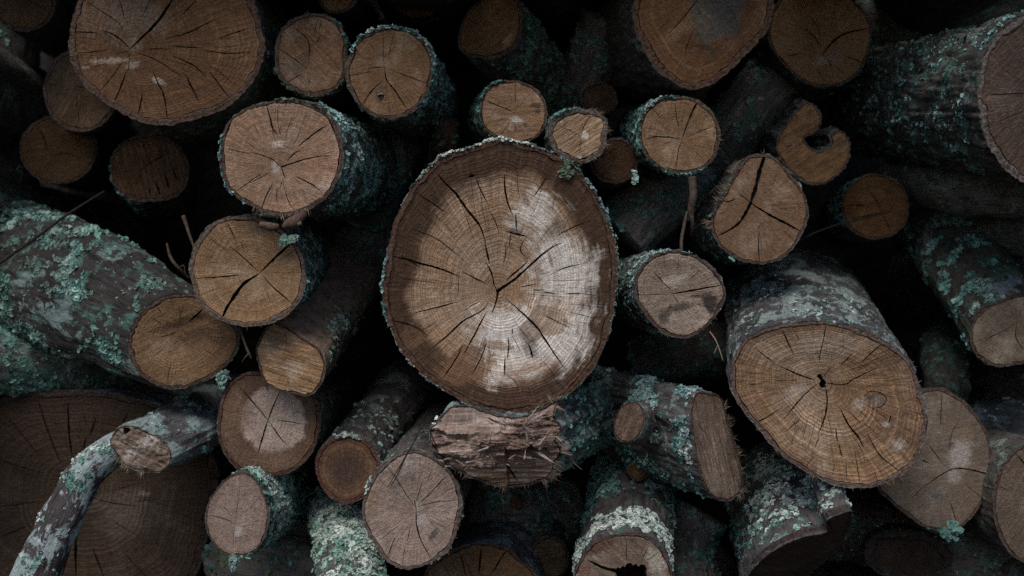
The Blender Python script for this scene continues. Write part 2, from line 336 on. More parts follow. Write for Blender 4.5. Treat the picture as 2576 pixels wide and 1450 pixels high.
def face_mesh(pl, Wout, pith, cracks, holes, seed, mats, parent, star=True, hfun=None, fine=22.0, name='cut_face', relief=0.0009):
    """A saw-cut face: outline, checks and holes triangulated together; checks are sunk into the wood."""
    r = RS(seed); ext = Wout.max(0) - Wout.min(0); R = 0.25 * (ext[0] + ext[1]); h = R / fine
    nx, ny = int(ext[0] / h) + 2, int(ext[1] / h / 0.866) + 2
    g = np.array([((i + 0.5 * (j % 2)) * h, j * h * 0.866) for i in range(nx) for j in range(ny)]) + Wout.min(0) + r.normal(0, h * 0.12, (nx * ny, 2))
    g = g[inside(Wout, g)]
    inn = Wout - normals2(Wout) * h * 0.45
    pp = np.array([[pith[0] + R * q * math.cos(a), pith[1] + R * q * math.sin(a)] for q in (0.015, 0.035) for a in np.arange(7) * 0.9])
    g = np.vstack([g, inn, pp])
    dmin = np.min(np.hypot(g[:, None, 0] - Wout[None, ::2, 0], g[:, None, 1] - Wout[None, ::2, 1]), axis=1)
    g = g[(dmin > h * 0.3) & inside(Wout, g)]
    polys = list(cracks) + [p for p, _ in holes]
    pts = [Wout]; edges = []; n0 = len(Wout); edges += [(i, (i + 1) % n0) for i in range(n0)]; base = n0
    for p in polys:
        pts.append(p); m = len(p); edges += [(base + i, base + (i + 1) % m) for i in range(m)]; base += m
    pts.append(g); allp = np.vstack(pts)
    vo, eo, fo, _, _, _ = delaunay_2d_cdt([Vector((float(a), float(b))) for a, b in allp], edges, [], 0, 1e-7, True)
    P = np.array([(v.x, v.y) for v in vo]); T = np.array([f for f in fo if len(f) == 3])
    cen = P[T].mean(1); keep = inside(Wout, cen); T = T[keep]; cen = cen[keep]
    sunk = np.zeros(len(T), bool); dep = np.zeros(len(P)); 
    for p in cracks:
        m = inside(p, cen); sunk |= m; dep[np.unique(T[m])] = np.maximum(dep[np.unique(T[m])], 0.016)
    for p, dd in holes:
        m = inside(p, cen); sunk |= m; dep[np.unique(T[m])] = np.maximum(dep[np.unique(T[m])], dd)
    a2 = (P[T[:, 1], 0] - P[T[:, 0], 0]) * (P[T[:, 2], 1] - P[T[:, 0], 1]) - (P[T[:, 2], 0] - P[T[:, 0], 0]) * (P[T[:, 1], 1] - P[T[:, 0], 1])
    T[a2 < 0] = T[a2 < 0][:, ::-1]
    # ring coordinate
    d = P - pith; rr = np.hypot(*d.T)
    if star:
        wd = Wout - pith; wa = np.arctan2(wd[:, 1], wd[:, 0]); wr = np.hypot(*wd.T); o = np.argsort(wa); wa, wr = wa[o], wr[o]
        Rt = np.interp(np.arctan2(d[:, 1], d[:, 0]), np.r_[wa - 2 * np.pi, wa, wa + 2 * np.pi], np.r_[wr, wr, wr]); s = rr / Rt
    else:
        db = np.min(np.hypot(P[:, None, 0] - Wout[None, :, 0], P[:, None, 1] - Wout[None, :, 1]), axis=1); s = rr / (rr + db + 1e-6)
    hz = np.array([relief * fbm(x / R * 1.7 + seed, y / R * 1.7, seed * 0.37) for x, y in P])
    if hfun is not None: hz = hz + hfun(P)
    nP = len(P); V = pl.to3(P, hz).tolist(); idx = np.full(nP, -1); uvw = np.c_[d, np.zeros(nP)].tolist(); S = s.tolist()
    F = []; MI = []
    for f in T[~sunk]: F.append(tuple(f)); MI.append(0)
    low = np.unique(T[sunk]) if sunk.any() else []
    if len(low):
        lv = pl.to3(P[low], hz[low] - dep[low])
        for j, i in enumerate(low): idx[i] = len(V); V.append(lv[j].tolist()); uvw.append(uvw[i]); S.append(S[i])
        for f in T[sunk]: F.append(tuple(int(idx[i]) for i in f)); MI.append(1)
    top = {}
    for f in T[~sunk]:
        for a, b in ((0, 1), (1, 2), (2, 0)): top[(f[a], f[b])] = 1
    for f in T[sunk]:
        for a, b in ((0, 1), (1, 2), (2, 0)):
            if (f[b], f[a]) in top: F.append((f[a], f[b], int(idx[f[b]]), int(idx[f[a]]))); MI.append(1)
    bd = [(a, b) for (a, b) in top if (b, a) not in top and idx[a] < 0 and idx[b] < 0]
    sk = {}
    for a, b in bd:
        for q in (a, b):
            if q not in sk:
                sk[q] = len(V); V.append(pl.to3(P[q:q + 1], hz[q:q + 1] - 0.012)[0].tolist()); uvw.append(uvw[q]); S.append(S[q])
        F.append((b, a, sk[a], sk[b])); MI.append(0)
    o = mk(name, V, F, mats, MI, parent, pl.C if parent is None else ORG[parent.name], smooth=False, attrs={'ring': ('FLOAT', S), 'uvw': ('FLOAT_VECTOR', uvw)})
    return o
ORG = {}; CRUMBS = []

def tube(pl, O, t_in, path, scales, seed, mats, parent, rough=1.0, rows=46, name='bark', gap=0.0007, zpow=1.7, rimh=0.0, bare=None, hf=None):
    """Bark: the sawn bark ring at the front, then the rough side running back along path (3-D points)."""
    n = len(O); N = normals2(O); r = RS(seed); V = []; BP = []
    cum = np.r_[0, np.cumsum(np.hypot(*np.diff(np.vstack([O, O[:1]]), axis=0).T))][:-1]
    hz = np.zeros(n) if hf is None else np.minimum(hf(O - N * 0.002), 0.004)
    def add(P2, h, l):
        h = h + hz
        V.extend(pl.to3(P2, h).tolist()); BP.extend(np.c_[P2, np.full(len(P2), l)].tolist())
    inner = O - N * (t_in - gap)[:, None]
    nz = np.array([n3(x * 260, y * 260, seed) for x, y in O]); nz2 = np.array([n3(x * 120, y * 120, seed + 5) for x, y in O])
    add(inner, np.full(n, -0.012), -0.012)
    add(inner, -0.0006 + rimh + 0.0006 * nz, 0.0)
    add(O - N * (t_in * 0.66)[:, None], rimh + 0.0007 * nz2 - 0.0003, 0.001)
    add(O - N * (t_in * 0.33)[:, None], rimh - 0.0007 + 0.0010 * nz, 0.002)
    add(O + N * 0.0004 * nz[:, None], -0.0014 + rimh * 0.6 + 0.0010 * nz2, 0.003)
    path = np.asarray(path, float); rel = path - path[0]
    seg = np.r_[0, np.cumsum(np.linalg.norm(np.diff(path, axis=0), axis=1))]; L = seg[-1]
    for k in range(1, rows + 1):
        t = (k / rows) ** zpow; l = t * L; cpt = np.array([np.interp(l, seg, rel[:, i]) for i in range(3)]); sc = np.interp(l, seg, scales)
        amp = min(1.0, l / 0.006)
        dsp = np.array([0.0028 * n3(x * 38 + seed, y * 38, l * 16) + 0.0019 * n3(x * 110, y * 110 + seed, l * 34) + 0.0010 * n3(x * 300, y * 300, l * 110 + seed) for x, y in O]) * rough * (0.35 + 0.65 * amp)
        big = np.array([0.035 * n3(x * 9 + seed, y * 9, l * 6 + 3) for x, y in O]) * min(1, l / 0.05)
        Pk = O * (sc * (1 + big))[:, None] + N * (dsp + 0.0004)[:, None]
        V.extend((pl.to3(Pk, hz * max(0.25, 1 - l / 0.3)) + cpt).tolist()); BP.extend(np.c_[O, np.full(n, l)].tolist())
    nr = rows + 5; F = []; MI = []
    th = np.degrees(np.arctan2(N[:, 1], N[:, 0]))
    isb = np.zeros(n, bool) if bare is None else np.abs((th - bare[0] + 180) % 360 - 180) < bare[1]
    for k in range(nr - 1):
        for i in range(n):
            j = (i + 1) % n; F.append((k * n + i, (k + 1) * n + i, (k + 1) * n + j, k * n + j)); MI.append(1 if k < 4 else (2 if isb[i] else 0))
    F.append(tuple(range((nr - 1) * n, nr * n))); MI.append(0)
    o = mk(name, V, F, mats, MI, parent, ORG[parent.name], smooth=True, attrs={'bp': ('FLOAT_VECTOR', BP)})
    return o, np.array(V).reshape(nr, n, 3), np.array(BP).reshape(nr, n, 3), N

def tube_samples(G, BP, r, count, size, key, thr=0.0, ang=None, lr=(0.0, 0.4), fs=24.0, seed=0, zup=None):
    """Random places on a bark tube where a patch noise is high enough; ang = (mid, half width) degrees round the log, 90 is up."""
    nr, n, _ = G.shape; out = []; tries = 0
    ax = BP[:, 0, 2]; cand = np.where((ax >= lr[0]) & (ax <= lr[1]))[0]; cand = cand[(cand >= 4) & (cand < nr - 1)]
    if len(cand) == 0: return out
    seglen = np.linalg.norm(G[cand + 1, 0] - G[cand, 0], axis=1); pr = seglen / seglen.sum()
    c2 = BP[4, :, :2].mean(0)
    ctr = G.mean(1)
    while len(out) < count and tries < count * 30:
        tries += 1
        k = cand[min(int(np.searchsorted(np.cumsum(pr), r.rand())), len(cand) - 1)]; i = r.randint(n); j = (i + 1) % n; a, b = r.rand(), r.rand()
        p = (G[k, i] * (1 - a) + G[k, j] * a) * (1 - b) + (G[k + 1, i] * (1 - a) + G[k + 1, j] * a) * b
        if ang is not None:
            th = math.degrees(math.atan2(BP[4, i, 1] - c2[1], BP[4, i, 0] - c2[0])); dth = (th - ang[0] + 180) % 360 - 180
            if abs(dth) > ang[1] * (0.75 + 0.5 * r.rand()): continue
        q = BP[k, i]
        if fbm(q[0] * fs + seed, q[1] * fs, (q[2] * (1 - b) + BP[k + 1, i][2] * b) * fs + seed * 0.7, 3) < thr: continue
        if n3(q[0] * 95 + seed, q[1] * 95, q[2] * 95) < -0.08: continue
        nn = np.cross(G[k, j] - G[k, i], G[k + 1, i] - G[k, i]); nn = nn / (np.linalg.norm(nn) + 1e-12)
        if np.dot(nn, p - ctr[k]) < 0: nn = -nn
        out.append((p, nn, size, key))
    return out

def outline_uv(pl, px_pts, n, seed, rough=1.0, per=8, jag=0.0):
    P = np.array([pl.px(p) for p in px_pts]); P = spline(P, per); P = resample(P, n)
    if area2(P) < 0: P = P[::-1]
    k = int(np.argmin(P[:, 1])); P = np.roll(P, -k, 0)
    N = normals2(P)
    d = np.array([0.0009 * n3(x * 150, y * 150, seed) + 0.0006 * n3(x * 420, y * 420, seed + 2) for x, y in P]) * rough
    return P + N * d[:, None]

def build_log(label, out, Y, n=None, name='log', pith=None, back=None, bark_px=7, bark=None, rim=None, wood=None, cracks=(), blobs=(), auto=9,
              holes=(), lichen=(), rimlichen=(), fuzz=(), seed=1, star=True, hfun=None, fine=22.0, rough=1.0, npts=150, rows=46, group='logs in the woodpile',
              outer_gap=0.55, relief=0.0009, rimh=0.0, length=0.62, back_s=0.97, parent=None, autow=2.2, category='log', bare=None):
    r = RS(seed); cx, cy = np.mean([p[0] for p in out]), np.mean([p[1] for p in out])
    C = W3(cx, cy, Y); pl = Plane(C, n if n is not None else (0, -1, 0))
    if parent is None:
        root = thing(name, label, category, C, group); ORG[root.name] = C; org = C
    else:
        root = parent; org = ORG[parent.name]
    px = KX * (Y + D)
    O = outline_uv(pl, out, npts, seed, rough); N = normals2(O)
    t_in = 1.3 * bark_px * px * (0.8 + 0.38 * np.array([fbm(x * 35 + seed, y * 35, seed * 1.9, 2) for x, y in O])).clip(0.35, 1.7)
    Wn = np.array([n3(x * 60, y * 60, seed + 11) for x, y in O])
    Wout = O - N * (t_in + 0.0009 * np.clip(Wn + outer_gap - 0.5, 0, 1) * 2.0)[:, None]
    pt = np.array(pl.px(pith)) if pith is not None else Wout.mean(0)
    R = 0.25 * float((Wout.max(0) - Wout.min(0)).sum())
    cp = []
    for c in cracks:
        z, P, wz = c[0], c[1], c[2]; mode = c[3] if len(c) > 3 else 'mid'
        Q = np.array([pl.px(zv(z, p)) for p in P]); cp.append(crack_poly(Q, wz * (0.88 if z == 'V' else 0.29) * px, r, mode))
    for i in range(auto):                       # fine drying checks
        a = r.rand() * 6.28; s0 = 0.25 + 0.5 * r.rand(); s1 = min(0.97, s0 + 0.15 + 0.3 * r.rand())
        dv = np.array([math.cos(a), math.sin(a)]); wd = Wout - pt; k = int(np.argmax(wd @ dv / np.maximum(np.hypot(*wd.T), 1e-9)))
        Rk = np.hypot(*wd[k]) * 0.98; b = a + r.normal(0, 0.06)
        m = [pt + Rk * q * np.array([math.cos(g), math.sin(g)]) for q, g in ((s0, a), ((s0 + s1) / 2, (a + b) / 2 + r.normal(0, 0.02)), (s1, b))]
        cp.append(crack_poly(m, autow * (0.5 + r.rand()) * 0.30 * px, r, 'mid'))
    hp = [(np.array([pl.px(zv(z, p)) for p in P]), dd) for z, P, dd in holes]
    ub = []
    for (z, bx, by, rx, ry, rot, soft, bc, f) in blobs:
        k = px * (1.0 if z == 'V' else 0.347); q = np.array(pl.px(zv(z, (bx, by)))) - pt
        ub.append((float(q[0]), float(q[1]), rx * k, ry * k, rot, soft, bc, f))
    wd = dict(wood or {}); wm = wood_mat(seed, blobs=ub, R=R, **wd)
    bm = bark_mat(seed, **(bark or {})); rm = rim_mat(seed, rim or (0.07, 0.045, 0.035))
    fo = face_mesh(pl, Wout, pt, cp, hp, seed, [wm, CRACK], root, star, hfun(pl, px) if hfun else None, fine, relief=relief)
    if back is None: bk = C + np.array([0, length, 0]); mid = []
    else:
        bk = W3(back[0], back[1], back[2]); mid = [W3(*m) for m in back[3]] if len(back) > 3 else []
    path = [C] + mid + [bk]
    o, G, BP, NN = tube(pl, O, t_in, path, np.linspace(1, back_s, len(path)), seed, [bm, rm, BARE], root, rough, rows, name='bark' if parent is None else 'branch_stub', rimh=rimh, bare=bare, hf=hfun(pl, px) if hfun else None)
    if parent is not None: fo.parent = o
    sm = []
    for L in lichen:
        L = dict(L)
        if seed in (20, 26, 35, 8, 11, 34, 31): L['thr'] = L.get('thr', 0) + 0.12
        sm += tube_samples(G, BP, r, seed=seed, **L)
    for (a0, a1, cnt, size, key) in rimlichen:
        th = np.degrees(np.arctan2(O[:, 1], O[:, 0]))
        ok = np.where(((th - a0) % 360) <= ((a1 - a0) % 360))[0]
        for _ in range(cnt):
            i = ok[r.randint(len(ok))]; k = 4 + r.randint(0, 4); nn = unit(NN[i, 0] * pl.e1 + NN[i, 1] * pl.e2 + pl.n * 0.25)
            if n3(O[i, 0] * 60, O[i, 1] * 60, seed + 31) < -0.25: continue
            sm.append((G[k, i] + r.normal(0, 0.0008, 3), nn, size, key))
    flakes(sm, root, org, seed)
    if seed < 100: CRUMBS.extend(tube_samples(G, BP, r, 7, 0.0034, 'crumb', -2.0, (90, 60), (0.004, 0.16), seed=seed + 3))
    bl = []
    for (a0, a1, cnt, ln, wdt) in fuzz:
        th = np.degrees(np.arctan2(O[:, 1], O[:, 0])); ok = np.where(((th - a0) % 360) <= ((a1 - a0) % 360))[0]
        for _ in range(cnt):
            i = ok[r.randint(len(ok))]
            if n3(O[i, 0] * 70, O[i, 1] * 70, seed + 41) < 0.02: continue
            bl.append((G[r.randint(2, 5), i], NN[i, 0] * pl.e1 + NN[i, 1] * pl.e2 + pl.n * r.normal(0, 0.5), ln * (0.4 + r.rand()), wdt))
    blades(bl, root, org, seed)
    return root, pl, G, BP, px

def limb(pts, rads, mat, parent, name, seed=0, nseg=14, rough=1.0, per=8, org=None, org_ends=True):
    """A round limb along points (x, y, Y); radii in metres."""
    P3 = np.array([W3(*p) for p in pts]); n = len(P3)
    S = []; Rr = []
    for i in range(n - 1):
        for k in range(per):
            t = k / per; g = lambda q: P3[min(max(q, 0), n - 1)]
            p0, p1, p2, p3 = g(i - 1), g(i), g(i + 1), g(i + 2)
            S.append(0.5 * ((2 * p1) + (-p0 + p2) * t + (2 * p0 - 5 * p1 + 4 * p2 - p3) * t * t + (-p0 + 3 * p1 - 3 * p2 + p3) * t ** 3)); Rr.append(rads[i] * (1 - t) + rads[i + 1] * t)
    S.append(P3[-1]); Rr.append(rads[-1]); S = np.array(S); m = len(S)
    T = np.gradient(S, axis=0); T /= np.linalg.norm(T, axis=1)[:, None]
    u = unit(np.cross(T[0], (0.3, 0.2, 0.9))); V = []; BP = []; l = 0
    for k in range(m):
        if k: l += np.linalg.norm(S[k] - S[k - 1])
        u = unit(u - T[k] * np.dot(u, T[k])); v = np.cross(T[k], u)
        for i in range(nseg):
            a = 2 * np.pi * i / nseg; d = u * math.cos(a) + v * math.sin(a); q = (math.cos(a) * Rr[k], math.sin(a) * Rr[k], l)
            rr = Rr[k] * (1 + 0.10 * rough * n3(q[0] * 20 + seed, q[1] * 20, l * 14)) + rough * min(0.0022, Rr[k] * 0.15) * n3(q[0] * 90, q[1] * 90 + seed, l * 40)
            V.append(S[k] + d * rr); BP.append(q)
    F = [(k * nseg + i, k * nseg + (i + 1) % nseg, (k + 1) * nseg + (i + 1) % nseg, (k + 1) * nseg + i) for k in range(m - 1) for i in range(nseg)]
    F.append(tuple(range(nseg))[::-1]); F.append(tuple(range((m - 1) * nseg, m * nseg)))
    o = mk(name, V, F, mat, None, parent, org if org is not None else (ORG[parent.name] if parent else None), attrs={'bp': ('FLOAT_VECTOR', BP)})
    return o, np.array(V).reshape(m, nseg, 3), np.array(BP).reshape(m, nseg, 3)
def limb_samples(G, BP, r, count, size, key, thr=0.0, fs=24.0, seed=0, facing=None):
    m, n, _ = G.shape; out = []; ctr = G.mean(1); tries = 0
    while len(out) < count and tries < count * 30:
        tries += 1; k = r.randint(m - 1); i = r.randint(n); j = (i + 1) % n; a, b = r.rand(), r.rand()
        p = (G[k, i] * (1 - a) + G[k, j] * a) * (1 - b) + (G[k + 1, i] * (1 - a) + G[k + 1, j] * a) * b; q = BP[k, i] * (1 - b) + BP[k + 1, i] * b
        if fbm(q[0] * fs + seed, q[1] * fs, q[2] * fs + seed * 0.7, 3) < thr: continue
        if n3(q[0] * 95 + seed, q[1] * 95, q[2] * 95) < -0.08: continue
        nn = unit(p - ctr[k] * (1 - b) - ctr[k + 1] * b)
        if facing is not None and np.dot(nn, unit(facing)) < 0: continue
        out.append((p, nn, size, key))
    return out

# ------------------------------------------------------------------ the setting
def sheet(name, V, F, mat):
    o = mk(name, V, F, mat); o['kind'] = 'structure'; return o
EARTH_BACKING = plain_mat('dark_earth_backing', (0.006, 0.0055, 0.005), (0.022, 0.020, 0.018), 30.0, 0.05)  # ground tone, near black so the backing reads as shade in the gaps
g = [(-6 + 12 * i / 24, -6 + 9 * j / 18) for j in range(19) for i in range(25)]
sheet('ground', [(x, y, 0.02 * n3(x * 1.5, y * 1.5, 3)) for x, y in g], [(j * 25 + i, j * 25 + i + 1, (j + 1) * 25 + i + 1, (j + 1) * 25 + i) for j in range(18) for i in range(24)], EARTH_BACKING)
b = [(-2.6 + 5.2 * i / 40, -0.1 + 2.6 * j / 20) for j in range(21) for i in range(41)]
sheet('dark_backing', [(x, 0.98 + 0.05 * n3(x * 3, z * 3, 1) + 0.12 * z * 0.2, z) for x, z in b], [(j * 41 + i, j * 41 + i + 1, (j + 1) * 41 + i + 1, (j + 1) * 41 + i) for j in range(20) for i in range(40)], EARTH_BACKING)  # invented dark sheet behind the pile, keeps light out and gaps black

# ------------------------------------------------------------------ wood tones; DIM and the outer logs are darkened for light falloff
TAN = dict(c=(0.235, 0.150, 0.095), dark=(0.12, 0.070, 0.042), pale=(0.42, 0.33, 0.26))
ROSE = dict(c=(0.29, 0.195, 0.142), dark=(0.15, 0.092, 0.064), pale=(0.47, 0.385, 0.325))
BROWN = dict(c=(0.18, 0.100, 0.058), dark=(0.085, 0.046, 0.026), pale=(0.33, 0.235, 0.17))
GREY = dict(c=(0.30, 0.235, 0.195), dark=(0.15, 0.112, 0.092), pale=(0.48, 0.42, 0.375))
DIM = dict(c=(0.105, 0.062, 0.036), dark=(0.05, 0.030, 0.018), pale=(0.19, 0.135, 0.095))  # recessed and outer wood, its shade put into the colour
REDBARK = (0.066, 0.034, 0.021)
W, PALE = 'V', (0.68, 0.645, 0.60)
def wd(base, **k): d = dict(base); d.update(k); return d

# ------------------------------------------------------------------ the large pale stump-like log in the middle
build_log('largest log, in the middle, dark red-brown ring round a cracked pale chalky heart',
    [(1180, 372), (1260, 352), (1350, 370), (1425, 405), (1480, 460), (1520, 530), (1545, 600), (1553, 680), (1545, 780), (1525, 860), (1490, 930), (1440, 985),
     (1380, 1025), (1300, 1042), (1240, 1040), (1180, 1018), (1120, 985), (1060, 940), (1010, 885), (980, 820), (962, 750), (965, 690), (978, 620), (990, 560), (1020, 500), (1060, 440), (1110, 397)],
    0.0, n=(0.0, -1, 0.05), pith=(1252, 733), bark_px=14, rim=REDBARK, seed=1, npts=300, fine=34, rough=1.5, auto=26, autow=2.6, relief=0.0016,
    bark=dict(crust=0.4, teal=0.3),
    wood=dict(c=(0.335, 0.235, 0.165), dark=(0.20, 0.125, 0.080), pale=(0.56, 0.48, 0.41), rings=38, ringc=0.85, rayc=0.5, sawc=0.10, blotch=0.3, paleamt=0.35, spots=0.25,
              edge=(0.046, 0.022, 0.011), edge_s=(0.69, 0.84), edge_f=0.95),
    cracks=[('G', [(440, 340), (520, 430), (590, 500), (660, 600), (740, 700), (780, 780), (803, 855)], 20), ('G', [(795, 850), (815, 940), (830, 1005)], 15), ('G', [(797, 990), (840, 1060), (860, 1150), (888, 1208)], 12),
            ('G', [(880, 1212), (1000, 1130), (1100, 1040), (1200, 950), (1300, 880), (1370, 850)], 24, 'in'), ('G', [(950, 1130), (1050, 1040), (1112, 982)], 13), ('G', [(1112, 972), (1055, 910), (1092, 818)], 7),
            ('G', [(1310, 805), (1400, 760), (1525, 708)], 9), ('G', [(1310, 1062), (1400, 1030), (1490, 1010)], 10), ('G', [(1140, 1195), (1230, 1195)], 8), ('G', [(1215, 1210), (1305, 1224)], 10),
            ('G', [(1380, 1225), (1505, 1222)], 10), ('G', [(1500, 1222), (1640, 1245)], 4), ('G', [(1050, 1175), (1165, 1155)], 7),
            ('G', [(945, 1255), (1020, 1325), (1100, 1397), (1180, 1476), (1240, 1566), (1300, 1656), (1370, 1760)], 15), ('G', [(893, 1205), (875, 1290), (842, 1378)], 20, 'in'),
            ('H', [(805, 455), (740, 570), (690, 670), (645, 750)], 13), ('H', [(822, 368), (790, 430), (640, 520), (540, 610), (440, 690), (375, 745)], 13),
            ('G', [(130, 952), (300, 995), (480, 1050), (618, 1106)], 17), ('G', [(630, 1063), (720, 1110), (810, 1155)], 11), ('G', [(606, 1110), (600, 1245)], 5),
            ('G', [(300, 490), (420, 570), (530, 645)], 9), ('G', [(265, 750), (380, 800), (520, 880), (665, 1003)], 8), ('G', [(720, 370), (780, 500), (832, 595)], 8), ('G', [(828, 615), (880, 720), (898, 795)], 7),
            ('G', [(940, 355), (942, 470), (965, 580), (998, 655)], 14), ('G', [(1020, 645), (1025, 775)], 11), ('G', [(940, 770), (1030, 792), (1105, 808)], 14), ('G', [(985, 780), (975, 885)], 9), ('G', [(942, 855), (950, 920), (930, 1005)], 6),
            ('G', [(1245, 375), (1180, 480), (1130, 545)], 7), ('H', [(275, 460), (450, 415), (608, 373)], 11), ('H', [(345, 580), (440, 525)], 4),
            ('H', [(965, 635), (968, 700), (960, 790)], 10), ('H', [(945, 775), (934, 925)], 10), ('H', [(994, 565), (996, 612)], 8), ('H', [(812, 655), (775, 760), (705, 900)], 10), ('H', [(632, 695), (590, 790), (495, 930)], 10),
            ('H', [(1235, 478), (1320, 520), (1430, 567)], 6), ('H', [(1410, 450), (1610, 500)], 4), ('H', [(78, 510), (200, 525), (300, 560), (385, 625)], 9), ('H', [(1108, 675), (1130, 735), (1142, 782)], 18), ('G', [(645, 1350), (700, 1310), (765, 1278)], 7)],
    holes=[('G', [(668, 377), (698, 360), (736, 356), (712, 380)], 0.012)],
    blobs=[('G', 1350, 1080, 280, 380, 12, 0.6, PALE, 0.85), ('G', 1150, 640, 212, 190, 40, 0.6, PALE, 0.75), ('H', 1330, 680, 257, 212, 0, 0.6, PALE, 0.85), ('H', 960, 720, 291, 268, 0, 0.6, PALE, 0.82), ('H', 980, 510, 313, 134, 0, 0.6, PALE, 0.75),
           ('H', 1255, 510, 150, 110, -20, 0.12, (0.30, 0.215, 0.155), 0.85), ('H', 1130, 590, 90, 90, 20, 0.15, (0.27, 0.20, 0.155), 0.8), ('H', 1130, 700, 60, 110, 10, 0.7, (0.12, 0.098, 0.095), 0.75),
           ('H', 650, 850, 250, 140, 25, 0.3, (0.17, 0.092, 0.05), 0.85), ('H', 880, 690, 130, 30, -8, 0.3, (0.27, 0.18, 0.12), 0.7), ('G', 1310, 750, 105, 75, 30, 0.8, (0.13, 0.105, 0.095), 0.7), ('G', 1090, 540, 26, 70, 25, 0.3, (0.27, 0.18, 0.12), 0.8),
           ('G', 1190, 1060, 50, 20, -30, 0.3, (0.28, 0.19, 0.13), 0.7), ('G', 1270, 980, 16, 50, 15, 0.3, (0.26, 0.17, 0.12), 0.7), ('G', 1025, 780, 60, 45, 0, 0.6, (0.11, 0.085, 0.075), 0.7), ('G', 705, 1315, 70, 14, 30, 0.4, (0.62, 0.57, 0.52), 0.8),
           ('G', 330, 700, 90, 130, 30, 0.7, (0.06, 0.04, 0.025), 0.5), ('G', 560, 480, 120, 60, -30, 0.7, (0.09, 0.055, 0.03), 0.5), ('H', 1260, 1010, 130, 60, 20, 0.5, (0.055, 0.028, 0.02), 0.85), ('H', 990, 1060, 60, 60, 0, 0.5, (0.07, 0.03, 0.02), 0.7), ('H', 280, 640, 90, 90, 0, 0.6, (0.13, 0.07, 0.035), 0.7)],
    lichen=[dict(count=260, size=0.0040, key='mint', thr=-0.3, ang=(90, 60), lr=(0.0, 0.06)), dict(count=300, size=0.0045, key='teal', thr=0.0, ang=(90, 100), lr=(0.05, 0.4))],
    rimlichen=[(72, 128, 260, 0.0042, 'white'), (50, 74, 90, 0.004, 'mint'), (168, 200, 90, 0.0045, 'mint'), (22, 48, 70, 0.0045, 'mint'), (-25, 22, 60, 0.0032, 'mint'), (200, 270, 90, 0.0028, 'white')],
    fuzz=[(200, 300, 40, 0.005, 0.0007), (-40, 40, 30, 0.005, 0.0006)])

# ------------------------------------------------------------------ upper left
build_log('very large dark brown log cut off by the top edge, long crack from its pith',
    [(173, 130), (178, 60), (195, 0), (215, -60), (270, -130), (400, -170), (520, -140), (600, -70), (640, 10), (662, 90), (665, 130), (650, 180), (615, 230), (560, 275), (490, 300), (420, 315), (350, 305), (290, 275), (240, 240), (205, 205), (185, 170)],
    0.09, n=(0.05, -1, -0.12), pith=(325, 125), bark_px=15, rim=(0.085, 0.05, 0.036), seed=2, npts=240, fine=28, auto=14, rough=1.6,
    wood=wd(BROWN, c=(0.135, 0.075, 0.044), rings=26, ringc=0.6, rayc=0.45, sawc=0.12, paleamt=0.25), bark=dict(crust=0.3, teal=0.3),
    cracks=[('A', [(940, 358), (1050, 250), (1150, 150), (1250, 0), (1290, -90)], 22), ('A', [(935, 352), (850, 270), (745, 220)], 12), ('A', [(940, 370), (935, 470), (925, 525)], 6), ('A', [(915, 515), (870, 650), (812, 765)], 12), ('A', [(897, 425), (830, 540), (735, 645)], 7),
            ('A', [(975, 372), (1140, 440), (1230, 500), (1325, 565)], 7), ('A', [(1245, 403), (1400, 470), (1495, 560)], 11), ('A', [(1345, 535), (1400, 650), (1445, 745)], 13), ('A', [(1512, 510), (1600, 630), (1665, 715)], 11), ('A', [(1490, 455), (1600, 530), (1685, 605)], 4),
            ('A', [(1108, 515), (1150, 610), (1190, 700), (1212, 865)], 12), ('A', [(1032, 680), (1015, 770), (998, 840)], 13), ('A', [(1045, 357), (1255, 354)], 8), ('A', [(1240, 335), (1465, 348)], 8), ('A', [(1460, 362), (1680, 386), (1840, 368)], 8), ('A', [(1195, 287), (1380, 230), (1560, 140)], 10),
            ('A', [(1580, 282), (1810, 202)], 9), ('A', [(525, 230), (720, 242)], 9), ('A', [(570, 386), (805, 357)], 7), ('A', [(840, 389), (935, 371)], 7), ('A', [(868, 5), (908, 140)], 8), ('A', [(600, 0), (760, 100), (860, 170), (900, 235)], 7), ('A', [(1086, 0), (1040, 115)], 6), ('A', [(1318, 112), (1430, -10)], 8)],
    blobs=[('A', 900, 120, 340, 190, 0, 0.7, (0.27, 0.205, 0.16), 0.6), ('A', 800, 440, 170, 26, 4, 0.5, (0.40, 0.33, 0.27), 0.7), ('A', 960, 470, 60, 30, 20, 0.5, (0.38, 0.32, 0.27), 0.6), ('A', 1150, 590, 60, 22, -25, 0.4, (0.40, 0.33, 0.28), 0.7), ('A', 620, 490, 30, 12, 0, 0.4, (0.40, 0.33, 0.28), 0.6), ('A', 950, 320, 90, 60, 0, 0.6, (0.32, 0.25, 0.2), 0.5)],
    lichen=[dict(count=330, size=0.0055, key='olive', thr=-0.1, ang=(-70, 40), lr=(0.02, 0.3)), dict(count=120, size=0.0055, key='deep', thr=-0.1, ang=(20, 60), lr=(0.02, 0.3))])

